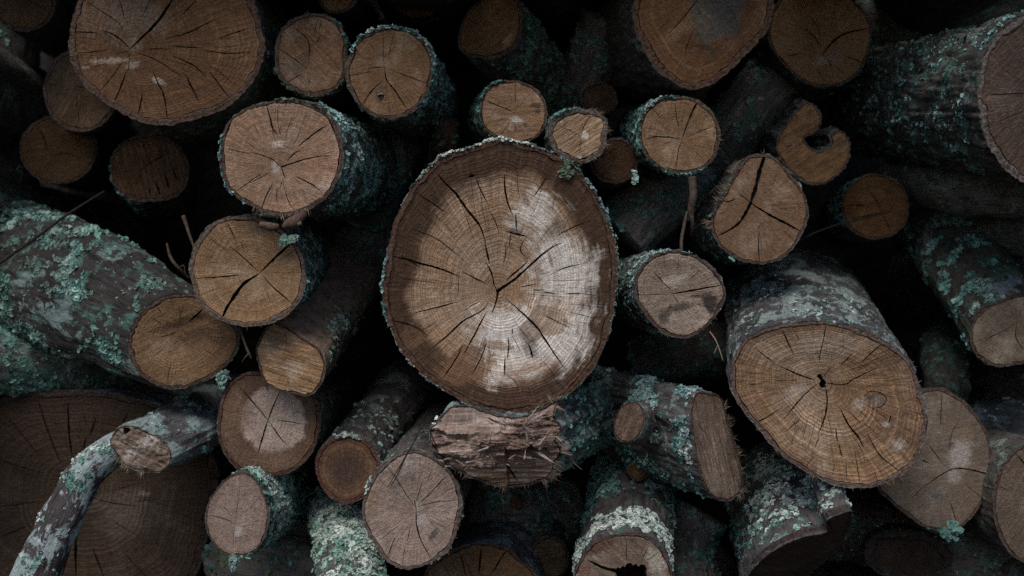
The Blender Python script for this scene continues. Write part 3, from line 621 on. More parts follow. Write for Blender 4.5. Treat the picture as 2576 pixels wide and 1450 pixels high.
build_log('round log end half hidden behind the lower left of the very large brown log',
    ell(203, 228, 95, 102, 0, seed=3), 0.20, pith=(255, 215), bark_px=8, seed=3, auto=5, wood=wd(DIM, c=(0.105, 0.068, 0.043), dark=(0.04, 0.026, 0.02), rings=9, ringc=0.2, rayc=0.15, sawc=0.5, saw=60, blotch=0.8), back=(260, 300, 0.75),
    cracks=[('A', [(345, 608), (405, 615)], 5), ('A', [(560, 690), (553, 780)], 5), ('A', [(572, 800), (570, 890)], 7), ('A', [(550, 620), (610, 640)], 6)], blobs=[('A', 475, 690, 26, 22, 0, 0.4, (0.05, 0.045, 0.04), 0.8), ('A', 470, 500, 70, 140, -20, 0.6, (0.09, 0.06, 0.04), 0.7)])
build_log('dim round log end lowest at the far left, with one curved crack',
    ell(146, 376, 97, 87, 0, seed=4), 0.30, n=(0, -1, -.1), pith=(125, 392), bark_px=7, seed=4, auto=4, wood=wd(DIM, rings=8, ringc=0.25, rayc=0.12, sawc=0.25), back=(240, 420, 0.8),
    cracks=[('A', [(260, 910), (310, 980), (345, 1080)], 9), ('A', [(380, 1130), (480, 1115), (590, 1150)], 5)], blobs=[('A', 545, 1083, 14, 12, 0, 0.3, (0.03, 0.02, 0.015), 0.9)])
build_log('dark log end with a torn splintery lower edge, left of the lichen-edged middle logs',
    [(277, 425), (285, 385), (315, 352), (370, 340), (425, 350), (462, 385), (474, 425), (468, 465), (445, 495), (400, 505), (350, 506), (308, 490), (284, 460)], 0.27, n=(0, -1, -.1), pith=(365, 430), bark_px=7, seed=5, auto=4, rough=1.8,
    wood=wd(DIM, c=(0.10, 0.058, 0.034), rings=8, ringc=0.2, rayc=0.2, sawc=0.9, saw=-75), back=(420, 500, 0.75),
    cracks=[('A', [(1000, 1250), (1100, 1180), (1230, 1100)], 9), ('A', [(975, 1350), (1020, 1270)], 6), ('A', [(1130, 1310), (1160, 1420)], 16), ('A', [(1190, 1260), (1230, 1370)], 18), ('A', [(1250, 1230), (1290, 1310)], 14), ('A', [(1080, 1350), (1090, 1430)], 10)],
    lichen=[dict(count=160, size=0.006, key='teal', thr=-0.2, ang=(200, 50), lr=(0, 0.2)), dict(count=220, size=0.006, key='olive', thr=-0.1, ang=(-90, 60), lr=(0, 0.25))])
build_log('log end in the top left corner, cut off by two edges of the view',
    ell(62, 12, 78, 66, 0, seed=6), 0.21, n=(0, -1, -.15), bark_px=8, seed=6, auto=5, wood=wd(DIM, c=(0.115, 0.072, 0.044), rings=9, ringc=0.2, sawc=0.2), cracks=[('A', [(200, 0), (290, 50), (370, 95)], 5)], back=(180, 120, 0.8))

# ------------------------------------------------------------------ upper middle
build_log('squarish brown log end with slanting saw marks, just right of the very large brown log',
    [(692, 150), (698, 95), (720, 58), (760, 38), (810, 37), (845, 52), (866, 90), (872, 140), (864, 195), (842, 228), (800, 243), (755, 235), (718, 212), (698, 185)], 0.11, n=(-.05, -1, -.05), pith=(771, 174), bark_px=9, seed=7, auto=6, back=(860, 235, 0.6),
    wood=wd(TAN, c=(0.175, 0.107, 0.072), rings=15, ringc=0.55, rayc=0.25, sawc=0.45, saw=-48), cracks=[('B', [(424, 475), (426, 310), (350, 222), (298, 178)], 8), ('B', [(412, 497), (300, 410), (203, 350)], 7), ('B', [(517, 148), (500, 215)], 7), ('B', [(516, 250), (478, 315)], 7), ('B', [(385, 533), (258, 602)], 9), ('B', [(440, 555), (424, 620)], 4), ('B', [(195, 465), (265, 466)], 4)],
    blobs=[('B', 300, 500, 120, 90, 0, 0.7, (0.12, 0.095, 0.08), 0.6), ('B', 400, 590, 150, 70, 0, 0.7, (0.25, 0.18, 0.14), 0.5)], fuzz=[(60, 150, 40, 0.006, 0.0007)], rimlichen=[(190, 330, 60, 0.005, 'olive'), (-40, 60, 40, 0.004, 'teal')],
    lichen=[dict(count=100, size=0.005, key='olive', thr=0.0, lr=(0.01, 0.3))])
build_log('round brown log end with a small pale heart-shaped knot and a fringe of green lichen',
    [(868, 195), (880, 140), (905, 98), (945, 73), (990, 68), (1035, 78), (1070, 105), (1087, 145), (1090, 190), (1078, 235), (1050, 272), (1010, 296), (965, 300), (920, 280), (890, 245)], 0.07, pith=(967, 169), bark_px=9, seed=8, npts=190, auto=9, back=(1085, 285, 0.55), rough=1.3,
    wood=wd(TAN, c=(0.165, 0.10, 0.06), rings=18, ringc=0.35, rayc=0.3, sawc=0.08, blotch=0.3), cracks=[('B', [(855, 497), (975, 487)], 6), ('B', [(978, 487), (990, 580), (1060, 670), (1132, 785)], 12), ('B', [(962, 585), (880, 660), (812, 772)], 9), ('B', [(1005, 497), (1150, 555), (1275, 603)], 7), ('B', [(965, 225), (970, 485)], 3), ('B', [(1050, 225), (1008, 405)], 3), ('B', [(712, 553), (875, 518)], 5), ('B', [(946, 735), (928, 835)], 3), ('B', [(1000, 750), (1018, 830)], 2.5)],
    holes=[('B', [(928, 690), (945, 680), (975, 690), (972, 712), (950, 738), (930, 715)], 0.003)],
    blobs=[('B', 950, 700, 42, 44, 0, 0.5, (0.045, 0.035, 0.03), 0.85), ('B', 950, 700, 22, 26, 0, 0.4, (0.50, 0.46, 0.42), 0.9), ('B', 930, 600, 60, 90, 30, 0.7, (0.12, 0.065, 0.035), 0.5), ('B', 960, 450, 60, 40, 0, 0.7, (0.33, 0.26, 0.2), 0.5)],
    lichen=[dict(count=700, size=0.0055, key='teal', thr=-0.45, ang=(10, 75), lr=(0.005, 0.3)), dict(count=120, size=0.005, key='olive', thr=-0.2, ang=(-80, 50), lr=(0, 0.2))], rimlichen=[(20, 150, 170, 0.005, 'mint'), (-50, 40, 80, 0.0055, 'teal'), (225, 300, 40, 0.005, 'olive')])
build_log('small log end cut off by the top edge, above the squarish log', ell(848, -18, 50, 52, 0, seed=9), 0.2, n=(0, -1, -.1), bark_px=6, seed=9, auto=4, wood=wd(TAN, c=(0.21, 0.135, 0.085), rings=8), back=(930, 60, 0.7), cracks=[('B', [(650, 0), (690, 50)], 4)])
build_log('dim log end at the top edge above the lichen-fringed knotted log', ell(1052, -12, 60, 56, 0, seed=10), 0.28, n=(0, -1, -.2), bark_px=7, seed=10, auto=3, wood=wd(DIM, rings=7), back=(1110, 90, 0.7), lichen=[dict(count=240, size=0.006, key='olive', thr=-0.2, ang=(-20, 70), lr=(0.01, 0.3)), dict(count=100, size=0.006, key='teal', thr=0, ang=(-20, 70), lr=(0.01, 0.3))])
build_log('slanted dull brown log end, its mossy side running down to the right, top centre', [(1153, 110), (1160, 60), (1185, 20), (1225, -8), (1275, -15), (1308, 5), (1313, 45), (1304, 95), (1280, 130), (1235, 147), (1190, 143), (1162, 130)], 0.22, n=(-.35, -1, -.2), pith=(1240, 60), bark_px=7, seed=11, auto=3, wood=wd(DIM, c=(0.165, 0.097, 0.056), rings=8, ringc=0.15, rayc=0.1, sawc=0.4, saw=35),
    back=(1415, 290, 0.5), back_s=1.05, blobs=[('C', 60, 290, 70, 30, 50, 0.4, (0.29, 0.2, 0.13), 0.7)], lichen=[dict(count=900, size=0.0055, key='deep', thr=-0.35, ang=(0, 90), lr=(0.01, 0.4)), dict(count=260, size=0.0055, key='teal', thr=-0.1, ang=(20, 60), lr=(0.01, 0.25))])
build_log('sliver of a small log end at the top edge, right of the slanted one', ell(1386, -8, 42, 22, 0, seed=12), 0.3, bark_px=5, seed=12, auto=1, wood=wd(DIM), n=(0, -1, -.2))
build_log('small round log end with black specks and pale smear, just above the largest log', [(1208, 285), (1214, 245), (1235, 215), (1270, 203), (1310, 204), (1345, 220), (1368, 250), (1376, 285), (1368, 322), (1345, 348), (1305, 361), (1262, 355), (1228, 332), (1213, 310)], 0.09, pith=(1295, 283), bark_px=6, seed=13, auto=6, back=(1240, 325, 0.55), back_s=1.15,
    wood=wd(ROSE, c=(0.26, 0.165, 0.115), rings=12, ringc=0.2, rayc=0.35, sawc=0.3, saw=3), cracks=[('B', [(1698, 723), (1790, 765), (1850, 790), (1920, 822)], 8), ('B', [(1921, 598), (1925, 755)], 5), ('B', [(1885, 877), (1812, 993)], 5)],
    blobs=[('C', 115, 865, 48, 24, 0, 0.5, (0.55, 0.49, 0.43), 0.9), ('C', 260, 765, 45, 22, 0, 0.5, (0.035, 0.028, 0.025), 0.8), ('C', 270, 815, 30, 16, 0, 0.5, (0.035, 0.028, 0.025), 0.8), ('C', 182, 905, 20, 16, 0, 0.5, (0.05, 0.04, 0.035), 0.8), ('C', 110, 935, 10, 24, 0, 0.5, (0.05, 0.04, 0.035), 0.8)],
    lichen=[dict(count=330, size=0.005, key='teal', thr=-0.3, ang=(150, 60), lr=(0, 0.25))], rimlichen=[(110, 190, 60, 0.005, 'teal'), (200, 300, 40, 0.004, 'olive')])
build_log('small yellowish log end with ragged bark and diagonal saw marks, touching the largest log', [(1380, 345), (1386, 310), (1408, 286), (1440, 273), (1478, 273), (1510, 285), (1530, 308), (1527, 345), (1518, 378), (1495, 400), (1460, 411), (1425, 403), (1395, 380)], 0.03, n=(.1, -1, 0), pith=(1462, 342), bark_px=13, seed=14, rough=1.8, auto=4, back=(1395, 372, 0.5),
    wood=wd(TAN, c=(0.33, 0.235, 0.16), dark=(0.19, 0.125, 0.08), pale=(0.5, 0.41, 0.33), rings=9, ringc=0.15, rayc=0.15, sawc=0.95, saw=32), rim=(0.10, 0.08, 0.068),
    cracks=[('C', [(582, 985), (622, 890), (662, 825)], 6), ('C', [(580, 985), (500, 945), (415, 908)], 4), ('C', [(582, 988), (580, 1100), (555, 1112)], 4)], blobs=[('C', 615, 982, 32, 26, 0, 0.3, (0.62, 0.56, 0.5), 0.95), ('C', 625, 1150, 40, 26, -20, 0.3, (0.04, 0.035, 0.03), 0.9), ('C', 580, 1140, 20, 14, 0, 0.4, (0.42, 0.48, 0.42), 0.9)],
    lichen=[dict(count=120, size=0.005, key='teal', thr=-0.2, ang=(120, 40), lr=(0, 0.2)), dict(count=60, size=0.006, key='olive', thr=-0.6, ang=(-110, 25), lr=(0, 0.03))], rimlichen=[(95, 150, 30, 0.005, 'teal')], fuzz=[(-60, 60, 130, 0.007, 0.0008), (60, 110, 30, 0.006, 0.0008)])
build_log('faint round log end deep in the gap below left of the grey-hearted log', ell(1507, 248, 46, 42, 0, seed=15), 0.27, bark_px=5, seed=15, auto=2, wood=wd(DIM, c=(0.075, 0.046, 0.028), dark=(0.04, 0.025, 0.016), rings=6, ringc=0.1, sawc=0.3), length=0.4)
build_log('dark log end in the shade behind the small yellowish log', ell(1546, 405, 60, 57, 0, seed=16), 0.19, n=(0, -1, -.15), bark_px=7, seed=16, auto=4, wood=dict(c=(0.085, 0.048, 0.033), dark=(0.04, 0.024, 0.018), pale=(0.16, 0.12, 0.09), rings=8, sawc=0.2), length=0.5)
build_log('round log end with one wide crack to its upper right, lichen fringe on its left', [(1607, 340), (1612, 300), (1632, 268), (1665, 248), (1705, 243), (1750, 250), (1782, 272), (1804, 305), (1812, 340), (1805, 380), (1785, 412), (1750, 432), (1710, 437), (1670, 428), (1637, 405), (1615, 375)], 0.08, pith=(1716, 350), bark_px=8, seed=17, npts=180, auto=8,
    wood=wd(TAN, c=(0.225, 0.148, 0.096), rings=18, ringc=0.4, rayc=0.4, sawc=0.08, blotch=0.25), back=(1625, 350, 0.5), cracks=[('C', [(1313, 1012), (1350, 920), (1390, 820), (1427, 748)], 16, 'out'), ('C', [(1310, 1008), (1150, 993), (1042, 1012)], 9), ('C', [(1318, 1012), (1290, 1100), (1270, 1245)], 6), ('C', [(1270, 735), (1280, 860), (1297, 925)], 5), ('C', [(1103, 788), (1175, 865)], 4), ('C', [(1385, 1075), (1475, 1153)], 3), ('C', [(1340, 1000), (1565, 908)], 2.5)],
    lichen=[dict(count=420, size=0.005, key='teal', thr=-0.25, ang=(165, 65), lr=(0, 0.3)), dict(count=60, size=0.005, key='olive', thr=-0.3, ang=(-90, 50), lr=(0, 0.1))], rimlichen=[(100, 200, 120, 0.0042, 'teal'), (110, 145, 40, 0.0045, 'white'), (220, 320, 60, 0.004, 'teal')], fuzz=[(-30, 30, 40, 0.006, 0.0006)])
build_log('wide grey-hearted dark brown log end, cut off by the top edge', [(1594, 45), (1600, 80), (1615, 111), (1633, 149), (1657, 180), (1699, 208), (1744, 224), (1789, 212), (1827, 187), (1862, 153), (1900, 115), (1928, 80), (1941, 45), (1948, 0), (1935, -70), (1870, -150), (1760, -170), (1670, -140), (1615, -80), (1596, -20)], 0.10, n=(0, -1, -.2), pith=(1810, -20), bark_px=15, rim=(0.085, 0.048, 0.032), seed=18, npts=220, fine=26, rough=1.7, auto=5,
    wood=wd(BROWN, c=(0.14, 0.072, 0.036), rings=11, ringc=0.3, rayc=0.3, sawc=0.15, bands=[(0.85, 0.03, (0.27, 0.16, 0.10), 0.32)]), back=(1560, 150, 0.6), bark=dict(c2=(0.08, 0.075, 0.075), crust=0.2, teal=0.1), cracks=[('C', [(1440, -15), (1340, 110), (1228, 245)], 9), ('C', [(1411, 198), (1370, 300), (1334, 405)], 7), ('C', [(1240, 130), (1150, 220)], 3)],
    blobs=[('C', 1570, 80, 200, 250, -12, 0.25, (0.105, 0.096, 0.085), 0.95), ('C', 1480, 345, 120, 22, -5, 0.5, (0.05, 0.038, 0.03), 0.8), ('C', 1545, 385, 32, 30, 0, 0.4, (0.06, 0.045, 0.035), 0.85), ('C', 1690, 170, 70, 130, 15, 0.7, (0.07, 0.055, 0.045), 0.6), ('C', 1480, 130, 90, 120, 0, 0.6, (0.17, 0.13, 0.085), 0.5)])
build_log('broad smooth log end right of the grey-hearted one, with a wide crack curving up right', [(2193, 87), (2186, 45), (2148, 0), (2105, -35), (2060, -45), (2005, -35), (1960, 0), (1937, 50), (1933, 94), (1960, 149), (2005, 194), (2040, 213), (2071, 219), (2127, 208), (2172, 166)], 0.25, n=(0, -1, -.1), pith=(2066, 142), bark_px=6, seed=19, npts=180, auto=3,
    wood=wd(DIM, c=(0.215, 0.133, 0.081), dark=(0.13, 0.08, 0.05), pale=(0.36, 0.28, 0.22), rings=10, ringc=0.12, rayc=0.2, sawc=0.15), cracks=[('D', [(523, 412), (590, 320), (700, 240), (858, 207)], 18), ('D', [(525, 360), (480, 280), (398, 208)], 7), ('D', [(521, 275), (490, 180), (428, 105)], 6), ('D', [(262, 412), (400, 380)], 7), ('D', [(685, 404), (840, 460)], 6), ('D', [(600, 450), (700, 552)], 4), ('D', [(498, 500), (542, 590)], 4), ('D', [(575, 435), (602, 495)], 11)],
    blobs=[('D', 520, 440, 60, 40, 20, 0.7, (0.36, 0.28, 0.22), 0.7), ('D', 610, 440, 60, 40, 0, 0.7, (0.30, 0.23, 0.18), 0.5)], lichen=[dict(count=120, size=0.006, key='deep', thr=-0.1, ang=(-110, 60), lr=(0, 0.2))])

# ------------------------------------------------------------------ upper right
build_log('huge log at the right edge, long crusty bark side with green lichen', ell(2650, 245, 190, 232, 0, n=36, wob=0.02, seed=20), -0.02, n=(.42, -1, -.1), bark_px=20, seed=20, npts=280, rows=80, fine=24, rough=2.4, auto=9, back=(2165, 262, 0.62, [(2500, 250, 0.12)]), back_s=0.78, rim=(0.13, 0.105, 0.09),
    wood=wd(GREY, c=(0.095, 0.066, 0.05), dark=(0.07, 0.05, 0.04), pale=(0.3, 0.25, 0.21), rings=20, ringc=0.3, rayc=0.4, sawc=0.3, edge=(0.11, 0.07, 0.05)), bark=dict(c1=(0.034, 0.03, 0.028), c2=(0.07, 0.064, 0.06), crust=0.36, teal=0.45, crustc=(0.13, 0.165, 0.165), specks=0.2), cracks=[('D', [(1748, 685), (2000, 680)], 8), ('D', [(1910, 155), (2000, 215)], 6), ('D', [(1790, 890), (2000, 805)], 6)],  # face colour lowered to imitate the dim right edge
    lichen=[dict(count=700, size=0.0046, key='teal', thr=0.08, ang=(150, 75), lr=(0.01, 0.6), fs=20), dict(count=500, size=0.0045, key='deep', thr=-0.1, ang=(180, 90), lr=(0.01, 0.6), fs=16), dict(count=160, size=0.004, key='mint', thr=0.2, ang=(140, 60), lr=(0.01, 0.4))])
build_log('curled log end shaped like a letter C round an open hollow', [(1952, 364), (1964, 333), (1988, 298), (2012, 267), (2033, 258), (2054, 271), (2065, 298), (2061, 326), (2044, 340), (2030, 343), (2023, 349), (2026, 360), (2037, 370), (2058, 380), (2078, 376), (2092, 364), (2087, 350), (2090, 338), (2099, 330), (2117, 329), (2131, 340), (2141, 368), (2134, 402), (2113, 437), (2082, 458), (2051, 465), (2023, 458), (1985, 430), (1960, 395)],
    0.21, n=(-.1, -1, -.05), pith=(2035, 428), bark_px=4.5, seed=21, npts=260, star=False, auto=0, fine=34, rough=2.6, hfun=lambda pl, px: (lambda P: np.array([-0.011 * math.exp(-(((x - pl.px((2062, 352))[0]) ** 2 + (y - pl.px((2062, 352))[1]) ** 2) / 0.00032)) + 0.002 * n3(x * 70, y * 70, 4) for x, y in P])), wood=wd(DIM, c=(0.17, 0.102, 0.06), rings=7, ringc=0.2, rayc=0.15, sawc=0.4, saw=35), back=(1955, 350, 0.55), bark=dict(c1=(0.03, 0.032, 0.034), c2=(0.065, 0.072, 0.078), crust=0.2, teal=0.1),
    cracks=[('D', [(270, 1070), (320, 1045)], 7)], blobs=[('D', 630, 1050, 60, 40, 0, 0.5, (0.07, 0.05, 0.035), 0.7)])
build_log('rose brown log end split by three deep jagged cracks, shredded bark on its left', [(1876, 396), (1905, 390), (1930, 390), (1955, 402), (1990, 440), (2020, 480), (2033, 524), (2028, 565), (2009, 604), (1990, 632), (1967, 649), (1935, 660), (1908, 664), (1863, 656), (1821, 628), (1793, 586), (1788, 555), (1800, 525), (1820, 490), (1845, 445)], 0.10, pith=(1889, 510), bark_px=7, seed=22, npts=200, auto=6, rough=1.5,
    wood=wd(ROSE, c=(0.168, 0.107, 0.076), rings=13, ringc=0.12, rayc=0.3, sawc=0.12, blotch=0.3), back=(1800, 560, 0.55), cracks=[('V', [(1925, 388), (1912, 430), (1900, 480), (1888, 511)], 11, 'flat'), ('V', [(1890, 508), (1876, 536), (1858, 562), (1828, 583), (1801, 597)], 9, 'in'), ('I', [(1272, 108), (1400, 190), (1530, 260), (1645, 322)], 20), ('I', [(1277, 112), (1188, 42)], 9), ('I', [(1335, 328), (1330, 450), (1340, 550)], 9), ('I', [(1165, 78), (1120, 100), (1055, 90)], 10), ('I', [(1500, 303), (1595, 388)], 4), ('I', [(1480, 155), (1650, 148)], 3), ('I', [(1060, 130), (1000, 195)], 8)],
    lichen=[dict(count=110, size=0.005, key='teal', thr=-0.1, ang=(215, 40), lr=(0, 0.2))], fuzz=[(110, 200, 240, 0.014, 0.0012), (60, 110, 30, 0.008, 0.0009)])
build_log('dim orange brown log end crossed by a thin twig, right of the split log', ell(2203, 520, 85, 82, 0, seed=23), 0.31, n=(0, -1, -.1), pith=(2222, 536), bark_px=5, seed=23, auto=2, wood=wd(DIM, c=(0.125, 0.066, 0.03), rings=8, ringc=0.1, rayc=0.1, sawc=0.2), back=(2120, 560, 0.75), cracks=[('J', [(700, 134), (800, 130), (885, 150)], 8), ('J', [(968, 178), (900, 60), (850, 0)], 7), ('J', [(975, 190), (1022, 312)], 8), ('J', [(740, 225), (860, 205), (975, 180)], 9)],
    lichen=[dict(count=150, size=0.007, key='teal', thr=-0.1, ang=(160, 50), lr=(0, 0.2))])
build_log('greyish round log end with sooty black stains, right of the largest log', [(1599, 722), (1606, 683), (1641, 645), (1696, 630), (1752, 645), (1794, 673), (1818, 708), (1825, 746), (1804, 791), (1769, 829), (1724, 850), (1672, 840), (1634, 805), (1606, 763)], 0.0, n=(.08, -1, 0), pith=(1691, 739), bark_px=8, seed=24, npts=190, auto=9, fine=26, rough=1.3,
    wood=wd(GREY, c=(0.33, 0.255, 0.205), rings=20, ringc=0.4, rayc=0.3, sawc=0.2, saw=10, spots=0.6), back=(1572, 735, 0.42), bark=dict(c1=(0.055, 0.05, 0.052), c2=(0.1, 0.095, 0.1), crust=0.5, crustc=(0.25, 0.3, 0.29), teal=0.3), cracks=[('I', [(690, 775), (850, 740), (1060, 708)], 13), ('I', [(692, 742), (640, 690), (575, 620)], 7), ('I', [(712, 778), (757, 843)], 7), ('I', [(908, 597), (830, 672)], 4), ('I', [(680, 775), (455, 777)], 4), ('I', [(750, 495), (745, 595)], 4), ('I', [(460, 820), (520, 940)], 4)],
    blobs=[('I', 720, 680, 100, 50, 15, 0.7, (0.52, 0.46, 0.41), 0.75), ('I', 985, 840, 70, 100, 30, 0.55, (0.02, 0.017, 0.016), 0.9), ('I', 760, 870, 130, 40, 10, 0.6, (0.03, 0.026, 0.024), 0.8), ('I', 640, 930, 50, 60, 0, 0.6, (0.03, 0.026, 0.024), 0.75), ('I', 920, 780, 100, 30, 10, 0.6, (0.06, 0.05, 0.045), 0.6), ('I', 700, 560, 120, 40, 0, 0.6, (0.13, 0.1, 0.08), 0.6)],
    lichen=[dict(count=520, size=0.0042, key='mint', thr=-0.25, ang=(150, 55), lr=(0.004, 0.3)), dict(count=160, size=0.0042, key='teal', thr=-0.1, ang=(205, 45), lr=(0.004, 0.3))], rimlichen=[(75, 140, 40, 0.0035, 'mint')], fuzz=[(240, 330, 30, 0.006, 0.0008)])
build_log('big knotted log end at lower right with a rotted pith hole and patchy grey bark', [(1838, 930), (1850, 890), (1880, 850), (1930, 825), (1990, 812), (2050, 808), (2110, 815), (2170, 832), (2230, 860), (2280, 900), (2310, 960), (2330, 1030), (2325, 1100), (2305, 1160), (2270, 1195), (2230, 1215), (2180, 1228), (2120, 1225), (2060, 1205), (2000, 1170), (1950, 1130), (1900, 1070), (1860, 1020), (1840, 975)],
    -0.03, n=(-.05, -1, 0.08), pith=(2068, 958), bark_px=11, seed=25, npts=280, fine=32, rough=1.5, rows=70, auto=24, relief=0.0016, back=(2005, 770, 0.50), back_s=0.98,
    wood=wd(TAN, c=(0.255, 0.17, 0.115), pale=(0.46, 0.38, 0.31), rings=24, ringc=0.95, rayc=0.55, sawc=0.2, saw=25, blotch=0.45, paleamt=0.45, edge=(0.10, 0.058, 0.036), edge_s=(0.85, 1.02), edge_f=0.6), bark=dict(c1=(0.042, 0.039, 0.042), c2=(0.085, 0.081, 0.087), crust=0.52, crustc=(0.27, 0.34, 0.33), teal=0.25, specks=0.35), rim=(0.10, 0.066, 0.054),
    cracks=[('J', [(238, 1025), (320, 1205)], 12), ('J', [(561, 985), (545, 1100), (523, 1165)], 8), ('J', [(527, 1145), (508, 1265)], 8), ('J', [(38, 1158), (200, 1285)], 7), ('J', [(228, 1298), (390, 1370), (480, 1398)], 14), ('J', [(-5, 1427), (105, 1424)], 8), ('J', [(745, 1210), (658, 1295)], 8), ('J', [(978, 1122), (880, 1210), (815, 1275)], 9), ('J', [(602, 1297), (540, 1372)], 7), ('J', [(555, 1420), (700, 1420), (760, 1385), (940, 1305)], 9), ('J', [(155, 1395), (345, 1402)], 5),
            ('N', [(502, 50), (400, 140), (255, 305)], 9), ('N', [(550, 60), (565, 180), (545, 300), (497, 430)], 13), ('N', [(668, 245), (720, 350), (790, 440), (832, 520)], 16), ('N', [(632, 375), (640, 485)], 11), ('N', [(652, 488), (677, 592)], 9), ('N', [(858, 418), (950, 580), (1095, 692)], 9), ('N', [(770, 228), (865, 303)], 5), ('N', [(15, 357), (130, 295), (242, 228)], 8), ('N', [(702, 597), (708, 745)], 6), ('N', [(768, 545), (802, 775)], 5), ('N', [(470, 580), (403, 672)], 5), ('N', [(910, 700), (932, 755)], 4), ('N', [(512, 438), (478, 515)], 7), ('N', [(1031, 283), (1015, 345)], 10), ('N', [(270, 400), (392, 278)], 5), ('N', [(622, 635), (604, 722)], 4), ('N', [(836, 150), (870, 115), (940, 115), (990, 145), (995, 185), (950, 225), (890, 232)], 6, 'flat'), ('N', [(1180, 640), (1100, 700), (940, 760)], 4)],
    holes=[('J', [(488, 1365), (520, 1350), (535, 1385), (560, 1410), (552, 1448), (525, 1455), (505, 1425), (520, 1400)], 0.035)],
    blobs=[('J', 620, 1130, 330, 110, 0, 0.7, (0.33, 0.27, 0.225), 0.6), ('N', 330, 115, 100, 60, 30, 0.9, (0.40, 0.34, 0.29), 0.7), ('N', 915, 172, 85, 56, 5, 0.35, (0.10, 0.085, 0.075), 0.85), ('N', 935, 175, 45, 32, 10, 0.4, (0.24, 0.21, 0.18), 0.8), ('N', 800, 200, 60, 40, 30, 0.6, (0.42, 0.36, 0.31), 0.6), ('N', 1040, 330, 220, 260, 0, 0.7, (0.15, 0.088, 0.056), 0.7), ('N', 1080, 500, 60, 60, 0, 0.6, (0.42, 0.37, 0.33), 0.6), ('N', 560, 40, 70, 110, 0, 0.6, (0.16, 0.095, 0.06), 0.6), ('N', 990, 350, 40, 30, 0, 0.6, (0.42, 0.36, 0.31), 0.6), ('J', 960, 1300, 200, 90, 30, 0.7, (0.14, 0.085, 0.055), 0.6)],
    lichen=[dict(count=90, size=0.0045, key='mint', thr=0.15, ang=(110, 50), lr=(0.005, 0.3)), dict(count=40, size=0.004, key='white', thr=0.2, ang=(100, 50), lr=(0.005, 0.2))], rimlichen=[], fuzz=[(-60, 60, 120, 0.007, 0.0009), (200, 290, 140, 0.005, 0.0007)])
build_log('smooth pale oval log end cut off by the right edge, its side spotted with lichen', [(2440, 846), (2453, 798), (2491, 767), (2543, 746), (2600, 742), (2640, 770), (2655, 830), (2640, 885), (2600, 910), (2561, 916), (2509, 923), (2457, 895)], 0.14, n=(.15, -1, 0), pith=(2560, 815), bark_px=7, seed=26, npts=180, rows=70, rough=1.4, auto=4, back=(2355, 560, 0.52), back_s=1.05,
    wood=wd(GREY, c=(0.18, 0.14, 0.105), dark=(0.13, 0.1, 0.075), rings=13, ringc=0.2, rayc=0.2, sawc=0.1), bark=dict(c1=(0.035, 0.033, 0.028), c2=(0.07, 0.062, 0.05), crust=0.25, crustc=(0.2, 0.24, 0.26), teal=0.45, tealc=(0.05, 0.13, 0.1)), cracks=[('J', [(1612, 1132), (1800, 1060), (1945, 978)], 5), ('J', [(1940, 985), (1935, 1090), (2000, 1190)], 9)],  # wood darkened in colour for the light falloff at this edge
    lichen=[dict(count=700, size=0.0062, key='teal', thr=0.0, ang=(150, 80), lr=(0.005, 0.55), fs=18), dict(count=120, size=0.0055, key='mint', thr=0.15, ang=(140, 70), lr=(0.005, 0.4), fs=18)])
build_log('pale grey log end with a long curved crack, tucked behind the big knotted log', [(2497, 1172), (2481, 1085), (2439, 1023), (2400, 992), (2363, 978), (2300, 990), (2250, 1030), (2225, 1090), (2212, 1160), (2208, 1225), (2240, 1262), (2283, 1297), (2335, 1330), (2401, 1332), (2446, 1300), (2481, 1245)], 0.15, n=(.05, -1, .08), pith=(2384, 1182), bark_px=7, seed=27, npts=200, auto=4,
    wood=wd(GREY, c=(0.165, 0.128, 0.102), dark=(0.13, 0.10, 0.075), rings=14, ringc=0.12, rayc=0.15, sawc=0.12, spots=0.4), back=(2300, 1120, 0.55), cracks=[('N', [(1758, 720), (1600, 675), (1480, 670), (1380, 725), (1250, 820), (1165, 905)], 12, 'in'), ('N', [(1458, 910), (1502, 1060)], 9), ('N', [(1397, 125), (1388, 355)], 6), ('N', [(1288, 478), (1412, 642)], 6), ('N', [(1535, 305), (1470, 420), (1448, 565)], 5), ('N', [(1568, 778), (1692, 893)], 4), ('N', [(1248, 608), (1302, 628)], 9)],  # grey wood darkened to stand for shade towards the corner
    blobs=[('N', 1530, 570, 90, 130, -15, 0.6, (0.44, 0.40, 0.37), 0.7), ('N', 1480, 720, 60, 60, 0, 0.6, (0.40, 0.36, 0.33), 0.6), ('N', 1370, 870, 70, 80, 20, 0.8, (0.13, 0.12, 0.12), 0.7), ('N', 1560, 420, 70, 50, 0, 0.4, (0.23, 0.155, 0.1), 0.7), ('N', 1050, 820, 90, 60, 0, 0.5, (0.24, 0.16, 0.1), 0.6)],
    lichen=[], rimlichen=[(265, 290, 16, 0.007, 'deep')])
build_log('grey brown log end at the right edge, mostly out of view, lowest there', ell(2612, 1268, 113, 158, 0, seed=28), 0.11, bark_px=8, seed=28, auto=6, wood=wd(GREY, c=(0.145, 0.108, 0.085), dark=(0.08, 0.06, 0.048), pale=(0.28, 0.235, 0.2), rings=14, ringc=0.15, sawc=0.15), cracks=[('N', [(1942, 570), (2010, 650)], 10), ('N', [(1810, 800), (1890, 830)], 3)])  # wood tone lowered to carry the corner darkness
